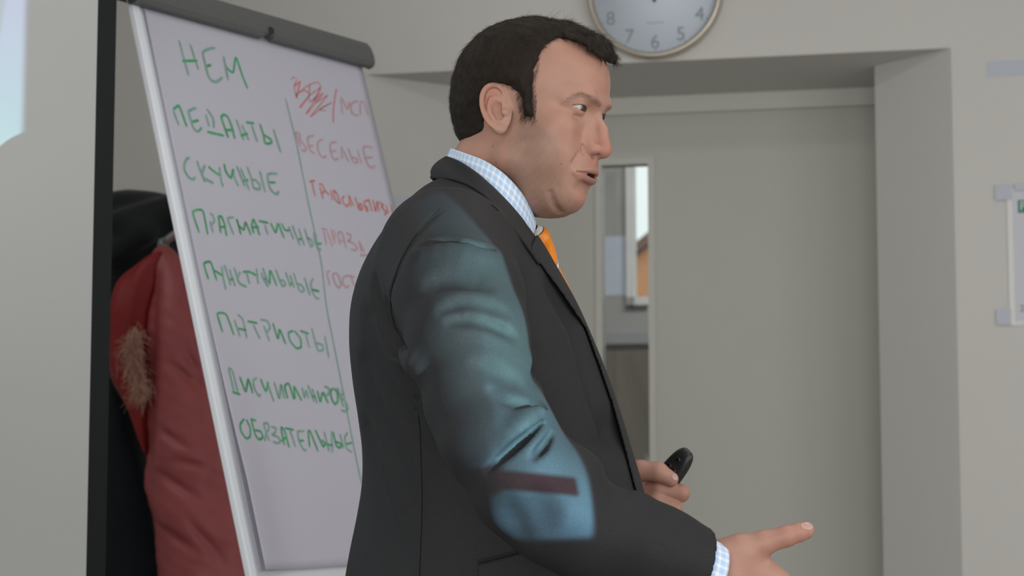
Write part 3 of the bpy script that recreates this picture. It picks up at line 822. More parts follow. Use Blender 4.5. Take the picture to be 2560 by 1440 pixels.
# ================================================================== COAT STAND AND COATS
YC = 4.15
hk = P(408, 612, YC)
cp = np.array([P(690, 620, 4.45)[0], 4.45, 0.0])
stand = empty('coat_stand', cp); tag(stand, 'grey metal coat stand behind the flip chart holding the coats', 'coat stand')
M_arm = mat('pale_grey_metal', lin(168, 172, 172), 0.35, metal=0.4)
M_knob = mat('grey_knob', lin(110, 114, 122), 0.4)
tube('pole', [cp + up(0.03), cp + up(1.9)], 0.02, M_arm, stand)
lathe('base', [(0.22, 0.0), (0.22, 0.012), (0.06, 0.03), (0.022, 0.045)], M_arm, cp, np.array([1.0, 0, 0]), np.array([0, 1.0, 0]), up(1.0), stand)
tip2 = P(462, 570, 4.04)
arm_pts = [cp + up(1.80), P(600, 520, 4.30), tip2 + np.array([0.05, 0.03, 0.03]), tip2, hk + np.array([0.012, -0.035, 0.004])]
tube('arm', catmull(arm_pts, 14), 0.0085, M_arm, stand)
lathe('knob', [(0.004, -0.012), (0.013, -0.009), (0.016, 0.0), (0.013, 0.009), (0.004, 0.012)], M_knob, hk, np.array([0, 1.0, 0]), up(1.0), np.array([1.0, 0, 0]), stand, 20)
for k in range(3):
    a = R(-30 + 70 * k)
    e = cp + up(1.84) + 0.2 * np.array([math.cos(a), math.sin(a), 0])
    tube('arm', catmull([cp + up(1.80), cp + up(1.78) + 0.1 * np.array([math.cos(a), math.sin(a), 0]), e], 10), 0.0085, M_arm, stand)
def rows_px(rows, Y):
    """rows (py, xl, xr, half depth, [depth offset]) -> Slices rows at depth Y"""
    out = []
    for r_ in rows:
        py, xl, xr, hy = r_[:4]; dy = r_[4] if len(r_) > 4 else 0
        a = P(xl, py, Y); b = P(xr, py, Y); m_ = (a + b) / 2
        out.append((m_[2], m_[0], Y + dy, (b[0] - a[0]) / 2, hy))
    return out
def wrinkle(p, seed, f, amp, stretch=(1, 1, 1)):
    rg = np.random.RandomState(seed); d = np.zeros(len(p))
    for k in range(7):
        w = rg.normal(size=3) * np.asarray(stretch) * f * (0.7 + 0.35 * k / 2)
        d += np.sin(p @ w + rg.uniform(0, 6.28)) / (1 + 0.35 * k)
    d /= 2.2
    return amp * d
M_maroon = mat('maroon_shell_fabric', lin(150, 71, 74), 0.5, noise=0.06, nscale=15, bump=0.15, bscale=120, spec=0.5)
M_redlin = mat('bright_red_lining', lin(128, 22, 25), 0.55, noise=0.1, nscale=15, spec=0.4)
M_blackcoat = mat('black_wool', lin(26, 30, 32), 0.8, noise=0.15, nscale=25, spec=0.2, sheen=0.1)
M_navy = mat('navy_black_fabric', lin(24, 30, 36), 0.75, noise=0.12, nscale=20, spec=0.2)
coat = empty('red_coat', (hk[0], YC, hk[2])); tag(coat, 'maroon winter coat with bright red hood lining and pale fur hanging behind the flip chart', 'coat')
mar = Slices(rows_px([(612, 396, 416, .012), (640, 382, 440, .03), (690, 378, 480, .06), (760, 374, 520, .085), (900, 369, 575, .10), (1050, 367, 620, .11), (1180, 372, 650, .115), (1330, 388, 690, .12), (1440, 402, 720, .12), (1900, 440, 800, .13), (2150, 455, 820, .13)], YC), 2.2)
FOLDS = [(455, 850, 505, 965, .012, .010), (425, 905, 520, 990, .011, .009), (480, 800, 520, 880, .009, .009), (400, 1075, 470, 1120, .010, .008), (395, 1180, 500, 1245, .011, .009), (430, 1150, 520, 1170, .008, .008), (400, 1320, 490, 1375, .011, .009), (470, 1290, 560, 1400, .010, .009), (385, 650, 372, 1150, .010, .012)]
def maroon(p):
    d = mar(p)
    z = p[:, 2]
    d = d + wrinkle(p, 3, 9, 0.006, (1.5, 1.5, 1)) + wrinkle(p, 5, 24, 0.0050, (1.5, 1.5, 0.9)) + wrinkle(p, 6, 55, 0.0018, (1, 1, 1.2)) + 0.012 * np.exp(-((p[:, 0] - hk[0] - 0.06 + 0.25 * (z - hk[2])) / 0.016) ** 2) * 0.4
    for (xa, ya, xb, yb, am, wd) in FOLDS:
        a, b = P(xa, ya, YC - .09), P(xb, yb, YC - .09)
        e = (b - a)[[0, 2]]; w = p[:, [0, 2]] - a[[0, 2]]
        t = np.clip((w @ e) / (e @ e), 0, 1)
        r2 = ((w - t[:, None] * e) ** 2).sum(1)
        d = d + am * np.exp(-r2 / wd ** 2) * np.sin(np.pi * (0.1 + 0.8 * t))
    return d * 0.75
lo = np.array([hk[0] - 0.12, YC - 0.18, 0.45]); hi = np.array([hk[0] + 0.5, YC + 0.18, hk[2] + 0.03])
v, q = polygonise(maroon, lo, hi, 0.008); keep(mesh_np('coat_shell', v, q, M_maroon), coat)
lin_b = Slices(rows_px([(628, 386, 408, .012), (660, 340, 398, .03), (700, 306, 392, .04), (760, 280, 386, .05), (830, 272, 380, .05), (900, 272, 374, .05), (980, 300, 372, .04), (1060, 330, 374, .03), (1150, 360, 376, .015)], YC - 0.03), 2.2)
def lining(p):
    d = lin_b(p) + wrinkle(p, 8, 30, 0.006, (1.6, 1, .6))
    hollow = sd_cap(p, P(368, 660, YC - 0.09), P(354, 900, YC - 0.09), 0.016, 0.042)
    return smax(d, -hollow, 0.015) * 0.75
lo = P(262, 1160, YC) - [0, .12, 0]; hi = P(415, 615, YC) + [0, .06, 0]
v, q = polygonise(lining, lo, hi, 0.005); keep(mesh_np('hood_lining', v, q, M_redlin), coat)
# fur trim: a tuft of fine hairs
def hairs(name, roots, dirs, lens, r0, m, parent, curl=0.3, n=5, seed=0, droop=None):
    rg = np.random.RandomState(seed); k = len(roots)
    hc = bpy.data.hair_curves.new(name); hc.add_curves([n] * k)
    t = np.linspace(0, 1, n)[None, :, None]
    side = rg.normal(size=(k, 1, 3)) * curl
    pts = roots[:, None, :] + (dirs[:, None, :] * t + side * t * t) * lens[:, None, None]
    if droop is not None: pts = pts + np.asarray(droop)[None, None, :] * (t ** 2) * lens[:, None, None]
    hc.attributes['position'].data.foreach_set('vector', pts.astype(np.float32).ravel())
    ra = hc.attributes.get('radius') or hc.attributes.new('radius', 'FLOAT', 'POINT')
    rr = (r0 * (1 - 0.7 * np.linspace(0, 1, n)))[None].repeat(k, 0)
    ra.data.foreach_set('value', rr.astype(np.float32).ravel())
    hc.materials.append(m)
    o = bpy.data.objects.new(name, hc); COL.objects.link(o)
    if parent is not None: keep(o, parent)
    return o
M_fur = mat('pale_fur', lin(200, 160, 142), 0.8, spec=0.1)
rg = np.random.RandomState(2)
tt = rg.rand(1500)
fp = np.array([P(x, y, YC - 0.070) for x, y in ((336, 835), (329, 870), (333, 910), (345, 950), (355, 982))])
ctr = catmull(fp, 100)[(tt * 99).astype(int)]
roots = ctr + rg.normal(size=(1500, 3)) * np.array([0.009, 0.006, 0.01])
dirs = rg.normal(size=(1500, 3)) * 0.6 + np.array([0.1, -0.6, -0.7]); dirs /= np.linalg.norm(dirs, axis=1)[:, None]
fur_base = tube('fur_trim', catmull(fp + np.array([0, 0.015, 0]), 16), 0.014, M_fur, coat, radii=[0.006 + 0.012 * math.sin(math.pi * (k + .5) / 16) for k in range(16)])
fh = hairs('fur_hair', roots, dirs, 0.022 * (0.6 + 0.6 * rg.rand(1500)), 0.0006, M_fur, None, 0.35, seed=3, droop=(0, 0, -0.3))
fh['kind'] = 'stuff'; keep(fh, fur_base)
# black coats behind
bk = P(330, 480, 4.32)
bcoat = empty('black_coat', (bk[0], 4.36, bk[2])); tag(bcoat, 'black coat bunched over the top of the coat stand above the red coat', 'coat')
bl = Slices(rows_px([(478, 290, 380, .04), (490, 262, 425, .07), (530, 250, 470, .10), (600, 240, 500, .11), (660, 240, 520, .11), (760, 240, 540, .09), (850, 255, 540, .06)], 4.36), 2.6)
def blackc(p):
    d = bl(p) + wrinkle(p, 11, 12, 0.008, (1.2, 1, 1.2)) + wrinkle(p, 12, 30, 0.003)
    d = smin(d, sd_cap(p, P(300, 560, 4.24), P(450, 520, 4.26), 0.03, 0.035), 0.03)
    d = smin(d, sd_cap(p, P(280, 640, 4.24), P(360, 580, 4.22), 0.02, 0.03), 0.03)
    return d * 0.7
v, q = polygonise(blackc, P(225, 1120, 4.36) - [0, .24, 0], P(570, 440, 4.36) + [0, .2, 0], 0.009); keep(mesh_np('coat_cloth', v, q, M_blackcoat), bcoat)
nk = P(320, 900, 4.28)
ncoat = empty('navy_coat', (nk[0], 4.26, nk[2])); tag(ncoat, 'long dark navy garment hanging low beside the screen border', 'coat')
nvs = Slices(rows_px([(800, 268, 290, .02), (860, 255, 312, .04), (960, 245, 330, .06), (1150, 240, 372, .07), (1300, 235, 392, .075), (1440, 230, 410, .08), (1900, 225, 450, .09), (2300, 225, 470, .09)], 4.27), 2.3)
def navy(p):
    return (nvs(p) + wrinkle(p, 21, 18, 0.010, (1.8, 1, .4))) * 0.75
v, q = polygonise(navy, P(205, 2330, 4.27) - [0, .14, 0], P(500, 770, 4.27) + [0, .14, 0], 0.010); keep(mesh_np('coat_cloth', v, q, M_navy), ncoat)
# ================================================================== THE SPEAKER
YB = 2.30                                              # depth of the middle plane of his trunk
man = empty('person', (float(P(1245, 1440, YB)[0]), YB, 0))
tag(man, 'man in a dark grey suit and orange tie turned right, gesturing and holding a clicker', 'person')
MX = man.location[0]
def keep_sub(o, p): return keep(o, p)
def Pn(*pts): return [P(*q) for q in pts]
def march_many(fn, pix, y0=1.6, y1=2.75):
    r = np.array([ray(x, y) for x, y in pix]); r = r / r[:, 1:2]
    t = np.full(len(pix), y0)
    for _ in range(160):
        d = fn(CAM + r * t[:, None])
        t = np.minimum(t + np.clip(d * 0.7, -0.02, 0.05), y1)
    return CAM + r * t[:, None]

def absb(q):
    q[:, 1] = np.abs(q[:, 1]); return q
# ---------------------------------------------------------------- head (millimetres: a forward, b towards the camera side, c up)
HPS, HPT = R(25), R(10)
F0 = np.array([math.cos(HPS), -math.sin(HPS), 0.0])
HN = np.array([-math.sin(HPS), -math.cos(HPS), 0.0])
HF = F0 * math.cos(HPT) - np.array([0, 0, math.sin(HPT)])
HU = np.array([0, 0, math.cos(HPT)]) + F0 * math.sin(HPT)
HO = P(1262, 282, 2.2266) - 0.07 * HN
HM = np.stack([HF, HN, HU], 1)
def to_h(p): return (p - HO) @ HM * 1000.0
def from_h(q): return HO + (np.atleast_2d(q) / 1000.0) @ HM.T
EYE = np.array([70.6, 31.5, 19.8])
def lid_open(a, x, c):
    k = np.clip(1 - (x / 14.4) ** 2, 0, None)
    cc = 19.4 + 0.05 * x
    return np.maximum(c - cc - 3.7 * k ** 0.9, cc - 3.4 * k - c)
EAR_RIM = catmull([(7, 2, 0, 1.4), (11, 1, 10, 2.3), (11, 2, 20, 2.9), (4, 3.5, 27.5, 3.1), (-7, 4.5, 27, 3.1), (-14.5, 5.5, 18, 3.1), (-16.5, 5.5, 4, 3.0), (-13.5, 4.5, -10, 3.0), (-8, 3, -18, 3.8), (0, 1, -24, 5.2)], 22)
def ear_sdf(q):
    e = q - np.array([-8.0, 0, 3.0])
    al = -0.26 * e[:, 0] + 0.966 * e[:, 2]
    ac = (0.966 * e[:, 0] + 0.26 * e[:, 2])
    ac = np.where(ac < 0, ac * 1.22, ac * 1.16)
    ou = q[:, 1] - (75.5 - 0.42 * ac)
    p = np.stack([ac, ou, al], 1)
    d = sd_ell(p, (0, -1, 1), (18, 5.0, 30))
    d = smax(d, -sd_ell(p, (2.0, 6.0, -3.5), (9.5, 8.6, 12.3)), 2.2)
    d = smax(d, -sd_chain(p, [(5, 5, 19), (-3, 6, 22), (-11, 6, 12), (-12, 6, -4)], [3.2, 3.0, 2.6, 2.0]), 2.5)
    rim = sd_chain(p, EAR_RIM[:, :3], EAR_RIM[:, 3])
    d = smin(d, rim, 2.5)
    anti = sd_chain(p, [(2, 2.5, 13), (-5, 3.5, 12), (-8.5, 4, 4), (-8, 4, -5), (-3, 4, -14)], [1.8, 2.6, 2.8, 2.8, 3.0])
    d = smin(d, anti, 2.5)
    d = smin(d, sd_sphere(p, (10.5, 2.0, -5), 4.6), 3)
    d = smin(d, sd_ell(p, (2, 0.5, -24), (7.5, 5, 6.5)), 3)
    return d
def head_base(q):
    d = sd_ell(q, (-4, 0, 42), (92, 74, 80))
    d = smin(d, sd_ell(q, (35, 0, 52), (55.5, 63, 60)), 14)
    d = smin(d, sd_ell(q, (36, 0, -22), (49, 61, 78)), 16)
    d = smin(d, sd_ell(q, (58, 43, -6), (20, 20, 17)), 16)
    d = smin(d, sd_ell(q, (50, 36, -38), (29, 27, 36)), 16)
    d = smin(d, sd_cap(q, (6, 47, -50), (56, 20, -81), 21, 20), 20)
    d = smin(d, sd_ell(q, (67, 0, -50), (28, 29, 28)), 19)
    d = smin(d, sd_ell(q, (64.0, 0, -84), (21.5, 25, 18.5)), 10)
    d = smin(d, sd_ell(q, (32, 0, -85), (41, 46, 28)), 14)
    d = smin(d, sd_chain(q, [(86, 0, 30), (84, 24, 32), (65, 47, 27)], [8, 8, 8], 6), 9)
    # eye hollows
    d = smax(d, -sd_ell(q, (99, 31, 16), (19, 17, 11)), 9)
    # nose
    d = smin(d, sd_chain(q, [(84.5, 0, 16), (96.3, 0, -1), (102.3, 0, -19)], [7.2, 7.0, 8.2], 5), 7)
    d = smin(d, sd_cap(q, (80, 6, 2), (89, 10.5, -23), 7, 7.5), 8)
    d = smin(d, sd_ell(q, (102.2, 0, -23.8), (10.0, 10.0, 9.2)), 5)
    d = smin(d, sd_ell(q, (92, 12.0, -25), (10.5, 6.2, 6.6)), 3.5)
    d = smin(d, sd_cap(q, (102, 0, -28), (93, 0, -32), 4.0, 5), 4)
    d = smax(d, -sd_ell(q, (96.5, 7.6, -33), (6.6, 3.1, 4.6)), 2)
    d = smax(d, -sd_chain(q, [(83, 20.5, -23), (84, 20.8, -27), (87, 19.5, -32)], [0.2, 0.5, 0.5]), 5)   # wing crease
    return d
JOWL_PX = [(1376, 482), (1380, 496), (1386, 512), (1401, 532)]
JOWL = to_h(march_many(lambda p: head_base(absb(to_h(p))) / 1000.0, JOWL_PX)); JOWL[:, 1] = np.abs(JOWL[:, 1])
MOUTH_PX = [(1437, 428), (1449, 430), (1462, 433), (1474, 437)]
_mh = to_h(march_many(lambda p: head_base(absb(to_h(p))) / 1000.0, MOUTH_PX))
MOUTH = np.concatenate([_mh, [[_mh[-1, 0] + 1.0, 0, _mh[-1, 2] - 0.3]]]); MOUTH[:, 1] = np.abs(MOUTH[:, 1])
UPL = np.array([[-1, 0, 1.0], [-1.6, 0, 2.6], [-1.8, 0, 4.2], [-1.8, 0, 5.6], [-1.4, 0, 6.2]])
LOL = np.array([[-1, 0, -1.2], [-2.4, 0, -3.4], [-3.4, 0, -5.0], [-4.2, 0, -6.4], [-4.4, 0, -6.8]])
def head_sdf(p):
    q = absb(to_h(p))
    a, b, c = q[:, 0], q[:, 1], q[:, 2]
    d = head_base(q)
    # lips
    d = smin(d, sd_cap(q, (92.5, 0, -40), (85, 14, -42), 5, 5), 6)
    d = smin(d, sd_chain(q, MOUTH + UPL, [1.6, 3.0, 4.0, 4.6, 4.8]), 4)
    d = smin(d, sd_chain(q, MOUTH + LOL, [1.8, 3.6, 4.8, 5.6, 6.0]), 4)
    d = smax(d, -sd_chain(q, [(97, 0, -55.0), (92.5, 9, -55.2), (86, 17, -54.9), (81.2, 25, -54.2)], [2.3, 2.2, 1.2, 0.6]), 1.2) if False else smax(d, -sd_chain(q, MOUTH + [1.0, 0, 0], [0.6, 0.8, 1.2, 1.8, 2.0]), 1.2)
    d = smax(d, -sd_ell(q, (MOUTH[-1, 0] - 8, 0, MOUTH[-1, 2]), (11, 13, 2.6)), 1.5)
    d = smax(d, -sd_cap(q, (95.5, 0, -74), (90, 16, -73), 6.5, 5), 9)
    d = smax(d, -sd_cap(q, (99.8, 0, -38), (100, 0, -44), 1.8, 1.8), 4)
    # cheek folds
    d = smax(d, -sd_chain(q, JOWL, [0.1, 0.8, 1.3, 0.6]), 8)
    d = smax(d, -sd_chain(q, [(89, 22, -26), (85, 29.5, -36), (80, 34, -46)], [0.2, 0.3, 0.2]), 9)
    # neck
    d = smin(d, sd_cap(q, (-17, 0, -30), (-62, 0, -128), 57, 60), 16)
    # lids round the eye ball, with the almond opening
    lids = sd_sphere(q, EYE, 13.5)
    d = smin(d, lids, 3.0)
    op = np.maximum(lid_open(a, b - EYE[1], c), sd_sphere(q, EYE, 15.2))
    op = np.maximum(op, EYE[0] + 1 - a)
    d = smax(d, -op, 0.7)
    d = smax(d, -sd_chain(q, [(82, 20, 26.5), (82.3, 31, 28.0), (73, 43.5, 25)], [0.4, 0.9, 0.6]), 2.0)
    d = smax(d, -sd_chain(q, [(85.5, 19, 12), (82.5, 29, 8.5), (76, 40, 8.5)], [0.6, 1.2, 0.8]), 4.5)
    d = smin(d, ear_sdf(q), 3.2)
    return d / 1000.0
def sstep(x, a, b):
    t = np.clip((x - a) / (b - a), 0, 1); return t * t * (3 - 2 * t)
def gauss(q, c, s):
    return np.exp(-(((q - np.asarray(c, float)) / np.asarray(s, float)) ** 2).sum(1))
def blendc(col, c, k):
    return col * (1 - k[:, None]) + np.asarray(c)[None] * k[:, None]
SKIN = np.array([0.395, 0.218, 0.165])
def vnoise(q, seed, f):
    return wrinkle(q, seed, f, 1.0)
BEARD = [(17, -8), (40, -5), (60, -20), (73, -38), (74, -60), (77, -76), (88, -92), (96, -104), (90, -125), (20, -125), (6, -75), (9, -35)]
HPOLY = [(20, -4), (39, -4), (35, 10), (33.5, 28), (32, 52), (33, 70), (35, 84), (42, 96), (58, 98), (72, 94), (86, 84), (96, 80), (114, 80), (125, 150), (-125, 150), (-125, -52), (-84, -50), (-60, -47), (-48, -35), (-33, -22), (-31, 2), (-30, 16), (-22, 28), (-9, 31), (4, 28), (12, 24), (16, 18), (18, 5)]
def head_color(v):
    q = to_h(v); s = q[:, 1].copy(); q[:, 1] = np.abs(q[:, 1])
    a, b, c = q.T
    col = np.repeat(SKIN[None], len(v), 0)
    red = np.array([0.39, 0.152, 0.112])
    col = blendc(col, red, 0.85 * gauss(q, (106, 0, -20), (16, 14, 16)))
    col = blendc(col, red, 0.30 * gauss(q, (80, 38, -12), (18, 18, 16)))
    col = blendc(col, red, 0.30 * gauss(q, (96, 0, 60), (30, 40, 26)))
    col = blendc(col, red, 0.6 * gauss(q, (-20, 80, 14), (13, 14, 28)))
    col = blendc(col, (0.40, 0.25, 0.195), 0.35 * gauss(q, (20, 70, -14), (20, 20, 16)))
    col = blendc(col, red, 0.6 * gauss(q, (96, 8, -42), (12, 16, 8)))
    col = blendc(col, red, 0.40 * gauss(q, (90, 4, -84), (14, 16, 14)))
    col = blendc(col, (0.38, 0.26, 0.19), 0.4 * gauss(q, (14, 72, 10), (12, 12, 18)))
    # stubble
    bd_ = sd_poly(a, c, BEARD) + 2.5 * vnoise(q, 4, 0.12)
    m_ = 1 - sstep(bd_, -7, 5)
    m_ = np.maximum(m_, 0.35 * gauss(q, (96, 12, -42), (10, 14, 6)))
    m_ = m_ * np.clip(0.80 + 0.22 * vnoise(q, 4, 0.5) + 0.16 * vnoise(q, 6, 1.6), 0, 1.15)
    st = col * np.array([0.72, 0.79, 0.78])
    col = col * (1 - m_[:, None]) + st * m_[:, None]
    # scalp seen through the thin hair at the hairline
    hp = sd_poly(a, c, HPOLY)
    hd = (1 - sstep(hp + 2.2 * vnoise(np.stack([a, b * .3, c * .4], 1), 23, .7), -5, 2.5)) * sstep(a, -30, 5)
    col = blendc(col, (0.035, 0.024, 0.018), 0.9 * hd)
    # lips
    up_ = -sd_chain(q, MOUTH + UPL * 0.8 + [.8, 0, 0], [1.2, 2.4, 3.4, 4.0, 4.2])
    lo_ = -sd_chain(q, MOUTH + LOL * 0.9 + [1.0, 0, 0], [1.4, 3.2, 4.6, 5.4, 5.8])
    lip = sstep(np.maximum(up_, lo_), -0.6, 0.8) * sstep(a, 76, 82)
    col = blendc(col, (0.27, 0.115, 0.098), 0.8 * lip)
    dark = np.maximum(sstep(-sd_ell(q, (MOUTH[-1, 0] - 8, 0, MOUTH[-1, 2]), (12, 15, 2.9)), -0.4, 1.2), 0)
    col = blendc(col, (0.09, 0.025, 0.02), 0.85 * dark)
    # brows, lash line, inside of the lids
    br = sd_chain(q, BROW, [0.6, 1.6, 2.2, 2.8, 2.2])
    bz = 1 - sstep(br, -1.0, 3.4)
    col = blendc(col, (0.12, 0.065, 0.045), bz * (0.07 + 0.55 * sstep(a, 60, 84)) * (1 + 0.12 * vnoise(q, 9, 1.3)))
    op = lid_open(a, b - EYE[1], c); near = sstep(a, 66, 70) * (1 - sstep(sd_sphere(q, EYE, 13.6), 0.5, 2.5))
    lash = np.exp(-(op / 0.9) ** 2) * near * sstep(c, 19, 21)
    col = blendc(col, (0.06, 0.03, 0.025), 0.75 * lash)
    col = blendc(col, (0.30, 0.155, 0.12), 0.6 * np.exp(-(op / 1.0) ** 2) * near * (1 - sstep(c, 18, 20)))
    # moles
    for (px, py) in ((1232, 366), (1402, 410), (1331, 560), (1240, 408)):
        mp = mole_pts[(px, py)]
        r_ = np.linalg.norm(v - mp, axis=1) * 1000
        col = blendc(col, (0.17, 0.08, 0.06), (1 - sstep(r_, 0.6, 1.5)) * 0.85)
    col = col * (1 + 0.035 * vnoise(q, 17, 0.16))[:, None]
    return col
BROW = to_h(march_many(head_sdf, [(1404, 262), (1428, 244), (1453, 236), (1478, 246), (1500, 262)])); BROW[:, 1] = np.abs(BROW[:, 1])
M_skin = mat('skin', SKIN, 0.48, attr='Col', bump=0.10, bscale=900, spec=0.35, sss=0.12)
mp_ = [(1232, 366), (1402, 410), (1331, 560), (1240, 408)]
mole_pts = dict(zip(mp_, march_many(head_sdf, mp_)))
lo = HO - np.array([0.15, 0.15, 0.24]); hi = HO + np.array([0.15, 0.15, 0.15])
hv, hq = polygonise(head_sdf, lo, hi, 0.0014)
hc_ = head_color(hv)

# ---------------------------------------------------------------- trunk and arm lines shared by body and clothes
TORSO = [(450, 1092, 1175, .045), (475, 1062, 1222, .082), (505, 1030, 1262, .124), (550, 992, 1298, .168), (605, 950, 1340, .202), (680, 906, 1386, .218), (760, 880, 1432, .222), (850, 873, 1474, .220), (950, 880, 1515, .212), (1050, 894, 1550, .204), (1130, 903, 1574, .2), (1210, 902, 1598, .2), (1290, 890, 1616, .202), (1370, 874, 1626, .207), (1440, 862, 1630, .214), (1600, 848, 1630, .224), (1780, 846, 1618, .222), (1960, 852, 1600, .218)]
torso = Slices(rows_px(TORSO, YB), 2.35)
zt_ = lambda py: float(P(1250, py, YB)[2])
SLR = [(1118, 640, 2.135, .078), (1146, 745, 2.055, .0690), (1172, 850, 2.012, .0630), (1205, 980, 1.988, .0590), (1250, 1100, 1.965, .0570), (1312, 1202, 1.955, .0565), (1400, 1260, 1.962, .0585), (1500, 1322, 1.972, .0565), (1640, 1392, 1.992, .0505), (1790, 1456, 2.012, .0445), (1830, 1473, 2.018, .0435)]
slr_p = [P(*r_[:3]) for r_ in SLR]; slr_r = [r_[3] for r_ in SLR]
SLL = [(1130, 650, 2.47, .085), (1180, 900, 2.56, .070), (1255, 1270, 2.60, .066), (1400, 1262, 2.53, .06), (1560, 1236, 2.455, .05)]
sll_p = [P(*r_[:3]) for r_ in SLL]; sll_r = [r_[3] for r_ in SLL]
# ---------------------------------------------------------------- hands
RW = P(1812, 1436, 2.015)
def hand_right(p):
    c = lambda pts, r: sd_chain(p, Pn(*pts), r, 0.004)
    Y = 2.015
    d = c([(1700, 1400, Y), (1812, 1432, Y)], [.029, .026])
    d = smin(d, c([(1822, 1392, Y), (1855, 1376, Y - .006), (1912, 1356, Y - .012), (1968, 1340, Y - .016), (2015, 1326, Y - .016)], [.018, .0168, .0124, .0106, .0080]), 0.012)
    d = smin(d, c([(2000, 1330, Y - .016), (2012, 1326, Y - .016)], [.0098, .0086]), .004)
    mc = [(1968, 1482, Y), (1940, 1532, Y + .006), (1900, 1570, Y + .010), (1856, 1596, Y + .014)]
    pip = [(2052, 1548, Y + .012), (2030, 1612, Y + .020), (1985, 1655, Y + .026), (1925, 1668, Y + .03)]
    dip = [(2092, 1604, Y + .024), (2072, 1672, Y + .036), (2022, 1716, Y + .042), (1955, 1718, Y + .044)]
    tip = [(2112, 1650, Y + .034), (2092, 1718, Y + .050), (2038, 1760, Y + .056), (1968, 1754, Y + .056)]
    rad = [.0125, .013, .0122, .0108]
    wr = [(1826, 1398, Y), (1820, 1425, Y), (1812, 1452, Y), (1802, 1478, Y)]
    palm = None
    for k in range(4):
        e = c([wr[k], mc[k]], [.0185, .0145])
        palm = e if palm is None else smin(palm, e, 0.016)
    palm = smin(palm, c([(1862, 1392, Y), (1950, 1462, Y)], [.0155, .0115]), 0.014)      # web towards the index
    d = smin(d, palm, 0.012)
    for k in range(4):
        r_ = rad[k]
        f_ = c([mc[k], pip[k], dip[k], tip[k]], [r_, r_ * .88, r_ * .78, r_ * .66])
        d = smin(d, f_, 0.006)
    # nail bed on the thumb
    return d
def hand_left(p):
    c = lambda pts, r: sd_chain(p, Pn(*pts), r, 0.003)
    Y = 2.43
    d = c([(1500, 1235, Y + .03), (1575, 1222, Y + .02)], [.027, .026])
    d = smin(d, sd_ell(p - P(1578, 1228, Y + .02), (0, 0, 0), (.030, .026, .040)), 0.01)
    thumb = c([(1570, 1185, Y), (1600, 1176, Y - .008), (1645, 1180, Y - .014), (1677, 1198, Y - .015)], [.0165, .0130, .0126, .0098])
    d = smin(d, thumb, 0.006)
    idx = c([(1592, 1218, Y + .012), (1648, 1226, Y - .004), (1702, 1233, Y - .006)], [.0125, .0122, .0118])
    d = smin(d, idx, 0.0025)
    mid = c([(1590, 1238, Y + .012), (1640, 1250, Y - .006), (1684, 1272, Y - .008)], [.0125, .0124, .0116])
    d = smin(d, mid, 0.0025)
    ring = c([(1582, 1262, Y + .014), (1630, 1280, Y - .004), (1664, 1304, Y - .006)], [.012, .0118, .011])
    d = smin(d, ring, 0.0025)
    pk = c([(1574, 1286, Y + .016), (1612, 1306, Y), (1640, 1328, Y - .002)], [.0105, .0102, .0095])
    d = smin(d, pk, 0.0025)
    # curled back tips of the fingers
    for (x, y, dy, r_) in ((1680, 1247, .016, .0098), (1660, 1286, .016, .0098), (1640, 1314, .016, .0092), (1618, 1334, .016, .008)):
        d = smin(d, c([(x + 14, y - 6, Y + dy * .3), (x - 25, y + 2, Y + dy)], [r_, r_ * .9]), 0.0025)
    return d
def hand_color(v, pts):
    col = np.repeat((SKIN * np.array([1.0, 1.0, 1.02]))[None], len(v), 0)
    for pt, s, k in pts:
        r_ = np.linalg.norm(v - pt, axis=1)
        col = blendc(col, (0.37, 0.165, 0.125), k * np.exp(-(r_ / s) ** 2))
    return col * (1 + 0.05 * wrinkle(v, 31, 130, 1.0))[:, None]
rv, rq = polygonise(hand_right, P(1690, 1790, 2.0) - [0, .06, 0], P(2140, 1270, 2.0) + [0, .11, 0], 0.0022)
rc = hand_color(rv, [(P(2015, 1328, 2.0), .02, .5), (P(1965, 1352, 2.0), .018, .5), (P(1930, 1375, 2.0), .012, .4)])
lv, lq = polygonise(hand_left, P(1490, 1360, 2.43) - [0, .06, 0], P(1740, 1130, 2.43) + [0, .08, 0], 0.0018)
lc = hand_color(lv, [(P(1680, 1200, 2.42), .016, .6), (P(1712, 1236, 2.42), .014, .45), (P(1690, 1275, 2.42), .014, .45), (P(1600, 1180, 2.42), .012, .4), (P(1622, 1206, 2.42), .012, .7)])
